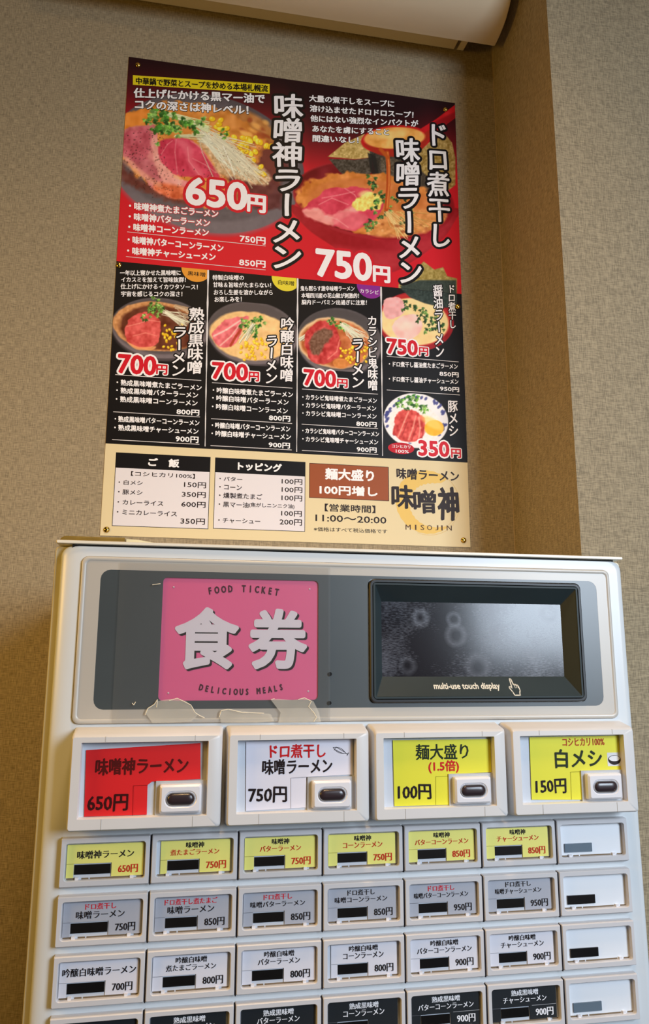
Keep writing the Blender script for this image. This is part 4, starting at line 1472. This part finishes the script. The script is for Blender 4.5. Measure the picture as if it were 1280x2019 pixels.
        for (a, c_) in segs:
            a, c_ = np.array(a), np.array(c_)
            e = c_ - a
            nr = np.array([-e[1], e[0]]) / (np.hypot(*e) + 1e-9) * .00022
            T.layer(np.array([a - nr, c_ - nr, c_ + nr, a + nr]), [(0, 1, 2, 3)], ink((70, 70, 78)), [(0, 0)], 0, .0002)
    elif i == 2:
        line_px(T, '麺大盛り', 820, 1468, 924, 1496, ink((34, 46, 26)), .014, brush=True, nb=6)
        line_px(T, '(1.5倍)', 845, 1500, 905, 1523, RI, .03, nb=5)
        line_px(T, '100円', 785, 1548, 850, 1575, BI, .02, brush=True, nb=6)
        fold = ((859.5, 1531), (886, 1530)), ((859.5, 1531), (859.5, 1587))
    else:
        line_px(T, 'コシヒカリ100%', 1109, 1455.5, 1192, 1469.5, ink((186, 62, 30)), .02, nb=4)
        line_px(T, '白メシ', 1094, 1478, 1188, 1512, ink((38, 48, 26)), .02, brush=True, nb=6)
        line_px(T, '150円', 1056, 1537, 1117, 1563, BI, .02, brush=True, nb=6)
        fold = ((1125, 1522), (1149, 1521.5)), ((1125, 1522), (1127, 1577))
        x0, x1, z0, z1 = boxp(1197, 1484, 1226, 1510, YC)
        panel(x0, x1, z0, z1, (226, 226, 230), .0001, T=T)
        cx, cz, w_, h_ = (x0 + x1) / 2, (z0 + z1) / 2, (x1 - x0) / 2, (z1 - z0) / 2
        T.layer(np.array([(cx + w_ * .92 * math.cos(a), cz - h_ * .02 + h_ * (.62 if a < math.pi else .80) * math.sin(a)) for a in np.linspace(0, 2 * math.pi, 33)[:-1]]), [tuple(range(32))], ink((44, 36, 36)), [(0, 0)], 0, .0002)
        T.layer(np.array([(cx + w_ * .78 * math.cos(a), cz + h_ * .12 + h_ * .40 * math.sin(a)) for a in np.linspace(0, 2 * math.pi, 25)[:-1]]), [tuple(range(24))], ink((236, 236, 240)), [(0, 0)], 0, .0003)
    for a, c_ in fold:
        a, c_ = onY(*a, YC)[[0, 2]], onY(*c_, YC)[[0, 2]]
        e = c_ - a
        nr = np.array([-e[1], e[0]]) / (np.hypot(*e) + 1e-9) * .00018
        T.layer(np.array([a - nr, c_ - nr, c_ + nr, a + nr]), [(0, 1, 2, 3)], ink(tuple(np.array(ccol[i]) * .6)), [(0, 0)], 0, .0002)
    sub(T.build('lettering', o))
    # clear pane in front of the card, round the push button
    lo = [(x + .0092, -.2601), (x + .1179, -.2601), (x + .1179, -.2934), (x + .0733, -.2934), (x + .0733, -.3219), (x + .0092, -.3219)]
    sub(plate('clear_pane', [lo], -.4668, -.4664, PANE, o))

# ------------------------------------------------------------------ the rows of small buttons
CX, CZ = .3006, -.3422       # the joint between third and fourth columns is CX - CPX/2; top of the first row
CP, RP, CH = .0779, .0475, .0399
LCDK = mat('black_sold_out_window', (18, 17, 18), .2, coat=.6, noise=(40, .3))
LCDL = mat('grey_sold_out_window', (104, 120, 134), .35)
CARDM = {'yellow': mat('yellow_ticket_card', (244, 236, 128), .5), 'grey': mat('grey_ticket_card', (180, 182, 192), .5), 'white': mat('lilac_white_ticket_card', (230, 228, 236), .5),
         'black': mat('black_ticket_card', (30, 34, 38), .45)}
BLANKW = mat('blank_blue_white_card', (238, 241, 246), .45)
SLOT = mat('brown_slot_shadow', (120, 100, 74), .6)
mm = .001


def cell_frame():
    w, h = CP - .0011, CH
    b = MB()
    b.loft([rr(.0006, w, -h - .0022, .0008, .0006, YD, 2), rr(.0006, w, -h - .0016, .0006, .0006, YD - .0015, 2), rr(.0006, w, -h + .0002, .0002, .0008, YF + .0008, 2), rr(.0012, w - .0006, -h + .0008, -.0005, .0008, YF, 2),
            rr(.0043, .0733, -.0352, -.0038, .0028, YF, 4)][:4], False, False)
    # face with its round-cornered window
    outer = [(p[0], p[2]) for p in rr(.0012, w - .0006, -h + .0008, -.0005, .0008, YF, 2)]
    win_ = r2(.0043, .0733, -.0352, -.0038, .0028)
    tri = tessellate_polygon([[Vector((x, z, 0)) for x, z in l] for l in (outer, win_)])
    b.add([(x, YF, z) for x, z in outer + win_], [tuple(t) for t in tri])
    b.loft([rr(.0043, .0733, -.0352, -.0038, .0028, YF), rr(.0048, .0728, -.0347, -.0043, .0024, YF + .0007), rr(.0050, .0726, -.0345, -.0045, .0024, YD - .0002)], False, False)
    return b


def cell_line_mesh():
    b = MB()
    b.loft([rr(.0043, .0733, -.0352, -.0038, .0028, YF - .00005), rr(.0047, .0729, -.0348, -.0042, .0025, YF - .0001)])
    return b


fd = {}
rows_ = [('yellow', [('味噌神ラーメン', None, '650円'), ('味噌神', '煮たまごラーメン', '750円'), ('味噌神', 'バターラーメン', '750円'), ('味噌神', 'コーンラーメン', '750円'),
                     ('味噌神', 'バターコーンラーメン', '850円'), ('味噌神', 'チャーシューメン', '850円'), None]),
         ('grey', [('ドロ煮干し', '味噌ラーメン', '750円'), ('ドロ煮干し煮たまご', '味噌ラーメン', '850円'), ('ドロ煮干し', '味噌バターラーメン', '850円'), ('ドロ煮干し', '味噌コーンラーメン', '850円'),
                   ('ドロ煮干し', '味噌バターコーンラーメン', '950円'), ('ドロ煮干し', '味噌チャーシューメン', '950円'), None]),
         ('white', [('吟醸白味噌ラーメン', None, '700円'), ('吟醸白味噌', '煮たまごラーメン', '800円'), ('吟醸白味噌', 'バターラーメン', '800円'), ('吟醸白味噌', 'コーンラーメン', '800円'),
                    ('吟醸白味噌', 'バターコーンラーメン', '900円'), ('吟醸白味噌', 'チャーシューメン', '900円'), None]),
         ('black', [('熟成黒味噌ラーメン', None, None), ('熟成黒味噌', '煮たまごラーメン', None), ('熟成黒味噌', 'バターラーメン', None), ('熟成黒味噌', 'コーンラーメン', None),
                    ('熟成黒味噌', 'バターコーンラーメン', '900円'), ('熟成黒味噌', 'チャーシューメン', '900円'), None])]
YCARD = YD - .0032
BI, RI, GI = ink((38, 34, 36)), ink((204, 50, 30)), ink((214, 40, 56))
FR_TINT = CREAMW
for r, (kind, cells) in enumerate(rows_):
    for c in range(7):
        ox, oz = CX + (c - 3) * CP - CP / 2 - .00, CZ - r * RP
        ox = CX + (c - 3.5) * CP + CP * 0.0
        ox = CX - 3.5 * CP + c * CP
        key = 'f'
        if key not in fd:
            o = cell_frame().build('selection_button', GREYP, mc)
            fd[key] = o.data
        else:
            o = link(bpy.data.objects.new('selection_button', fd[key]), mc)
        o.location = (ox, 0, oz)

        def share(name, k, make, m, smooth=False):
            if k not in fd:
                q = make().build(name, m, o)
                fd[k] = q.data
            else:
                q = link(bpy.data.objects.new(name, fd[k]), o)
            return q

        def m_base():
            b = MB()
            b.box(.0045, .0731, YD - .0022, YD, -.0350, -.0040)
            return b

        def m_slots():
            b = MB()
            for (a, c_) in ((.0062, .0130), (.0190, .0250), (.0262, .0590), (.0660, .0720)):
                b.box(a, c_, YD - .00245, YD - .0020, -.0346, -.0334)
            return b

        def m_pads():
            b = MB()
            for a in (.0136, .0604):
                b.box(a, a + .0030, YD - .0046, YD - .0021, -.0348, -.0325)
            return b

        share('card_backing', 'base' + ('b' if cells[c] is None else ''), m_base, BLANKW if cells[c] is None else INNERW)
        share('slot', 'slot', m_slots, SLOT)
        share('pad', 'pad', m_pads, WBTN)
        blank = cells[c] is None
        lx = (.0100, .0390) if blank else ((.0126, .0434) if c == 0 else (.0150, .0425))
        lz = (-.0305, -.0225)
        lk = 'lcd%d%d' % (blank, c == 0) + ('l' if blank and r in (0, 3) else '')

        def m_lcd():
            b = MB()
            b.box(lx[0], lx[1], YD - .0028 - (.0008 if blank else 0), YD - .0020, lz[0], lz[1])
            return b

        share('sold_out_window', lk, m_lcd, LCDL if (blank and r in (0, 3)) else LCDK)
        if blank:
            def m_pane2():
                b = MB()
                b.box(.0052, .0724, YD - .0047, YD - .0045, -.0343, -.0047)
                return b
            share('clear_pane', 'pane', m_pane2, PANE)
            o['label'] = 'blank button without a menu card'
            continue
        jx = (rng.rand() - .5) * .0012

        # paper card with a notch for the dark window
        cut_x1 = lx[1] + .0008
        ctop = -.0215
        x0c, x1c = .0058 + (.0028 if (c in (1,) and r == 0) or (c == 3 and r == 2) else 0), .0716 - (.0012 if c % 2 else 0)
        lo = [(x0c, -.0056), (x1c, -.0056), (x1c, -.0330), (cut_x1, -.0330), (cut_x1, ctop), (lx[0] - .0006, ctop), (lx[0] - .0006, -.0330), (x0c, -.0330)]
        cd = plate('menu_card', [lo], YCARD, YCARD + .0004, CARDM[kind], o)
        T = Text(YCARD)
        dark = kind == 'black'
        c1 = WT if dark else BI
        c2 = WT if dark else BI
        cp = WT if dark else (RI if kind == 'yellow' else BI)
        if kind == 'yellow': c2 = RI
        if kind == 'grey': c1 = GI if c in (0, 1, 2, 4) else BI
        a, b2, pr = cells[c]

        def ln(s, per, ztop, h, col, bold=.018, xc=.0388, hs=1.0):
            bold = bold * 1.45
            w_ = per * len(s)
            v, f, em = fit_line(s, xc - w_ / 2 + .0003, xc + w_ / 2 - .0003, ztop - h, ztop, 2)
            T.put(v, f, em, col, bold, style='mincho')
        if b2 is None:
            ln(a, .0070 if len(a) < 9 else .00685, -.0110 if r == 0 else -.0105, .0066, c1, .022)
        elif kind == 'grey':
            big_ = c in (0, 1)
            ln(a, .0052 if len(a) > 6 else .0053, -.0068, .0050, c1, .022, xc=.037)
            ln(b2, .0069 if big_ else {9: .0056, 12: .0045, 10: .0048}[len(b2)], -.0128, .0062 if big_ else .0050, c2, .020, xc=.037)
        else:
            ln(a, .0055, -.0070, .0050, c1, .024)
            ln(b2, .0055 if len(b2) < 10 else .0054, -.0130, .0050, c2, .020)
        if pr:
            v, f, em = fit_line(pr, .0493 + .0008 * (c == 0), .0668, -.0304, -.0236, 2)
            T.put(v, f, em, cp, .032, style='mincho')
            if dark:
                panel(.0455, x1c - .0004, -.0213, -.0209, (170, 172, 176), .0002, T=T)
        # the printed hairline left of the notch
        panel(x0c, lx[0] - .0006, -.0217, -.0214, tuple(np.array((226, 216, 92) if kind == 'yellow' else (150, 150, 160)) * .7), .0002, T=T)
        T.build('lettering', o)

        def m_pane():
            b = MB()
            b.box(.0052, .0724, YD - .0047, YD - .0045, -.0343, -.0047)
            return b
        share('clear_pane', 'pane', m_pane, PANE)
        o['label'] = {'yellow': 'yellow ticket button', 'grey': 'grey ticket button', 'white': 'pale lilac ticket button', 'black': 'black ticket button'}[kind]
# dark joints between neighbouring buttons
JM = mat('joint_shadow_gap', (30, 22, 26), .9)
for r in range(4):
    for c in range(1, 7):
        b = MB()
        x = CX - 3.5 * CP + c * CP
        b.box(x - .0004, x + .0006, YD - .0052, YD - .0001, CZ - r * RP - CH - .0010, CZ - r * RP - .0003)
        b.build('joint', JM, mc)

# ------------------------------------------------------------------ things lying on the lid
b = MB()
yb = -.430
p0, p1 = onY(118, 1058, yb), onY(246, 1060, yb)
zt = p1[2]
zl = -.0774
b.loft([[(x, yb + dy, zl + (zt - zl) * q * hq) for dy, q in ((.0, 0), (.0, .8), (.0006, 1), (.032, 1), (.033, 0))] for x, hq in ((p0[0], .35), (p0[0] + .0012, .72), (p0[0] + .004, .97), (p0[0] + .0065, 1), (p1[0], 1))], True, True)
o = b.build('flat_bar', mat('olive_brown_plastic', (122, 98, 34), .45, noise=(60, .15)))
tag(o, 'olive-brown flat bar lying on the front corner of the ticket machine lid below the poster', 'bar')
b = MB()
q0, q1 = onY(248, 1062, yb), onY(455, 1075, yb)
x0, x1 = q0[0] + .0006, q1[0]
b.loft([[(x0, yb + .002, zl), (x0, yb + .002, q0[2]), (x0, yb + .020, q0[2]), (x0, yb + .020, zl)], [(x0 + .012, yb + .004, zl), (x0 + .012, yb + .004, q0[2] - .0003), (x0 + .012, yb + .03, q0[2] - .0003), (x0 + .012, yb + .03, zl)],
        [(x1, yb + .06, zl), (x1, yb + .06, zl + .0003), (x1, yb + .08, zl + .0003), (x1, yb + .08, zl)]], True, True)
o = b.build('paper_strip', mat('pale_yellowed_paper', (222, 208, 160), .5))
tag(o, 'pale yellowed paper strip tapering along the ticket machine lid beside the olive bar', 'paper')
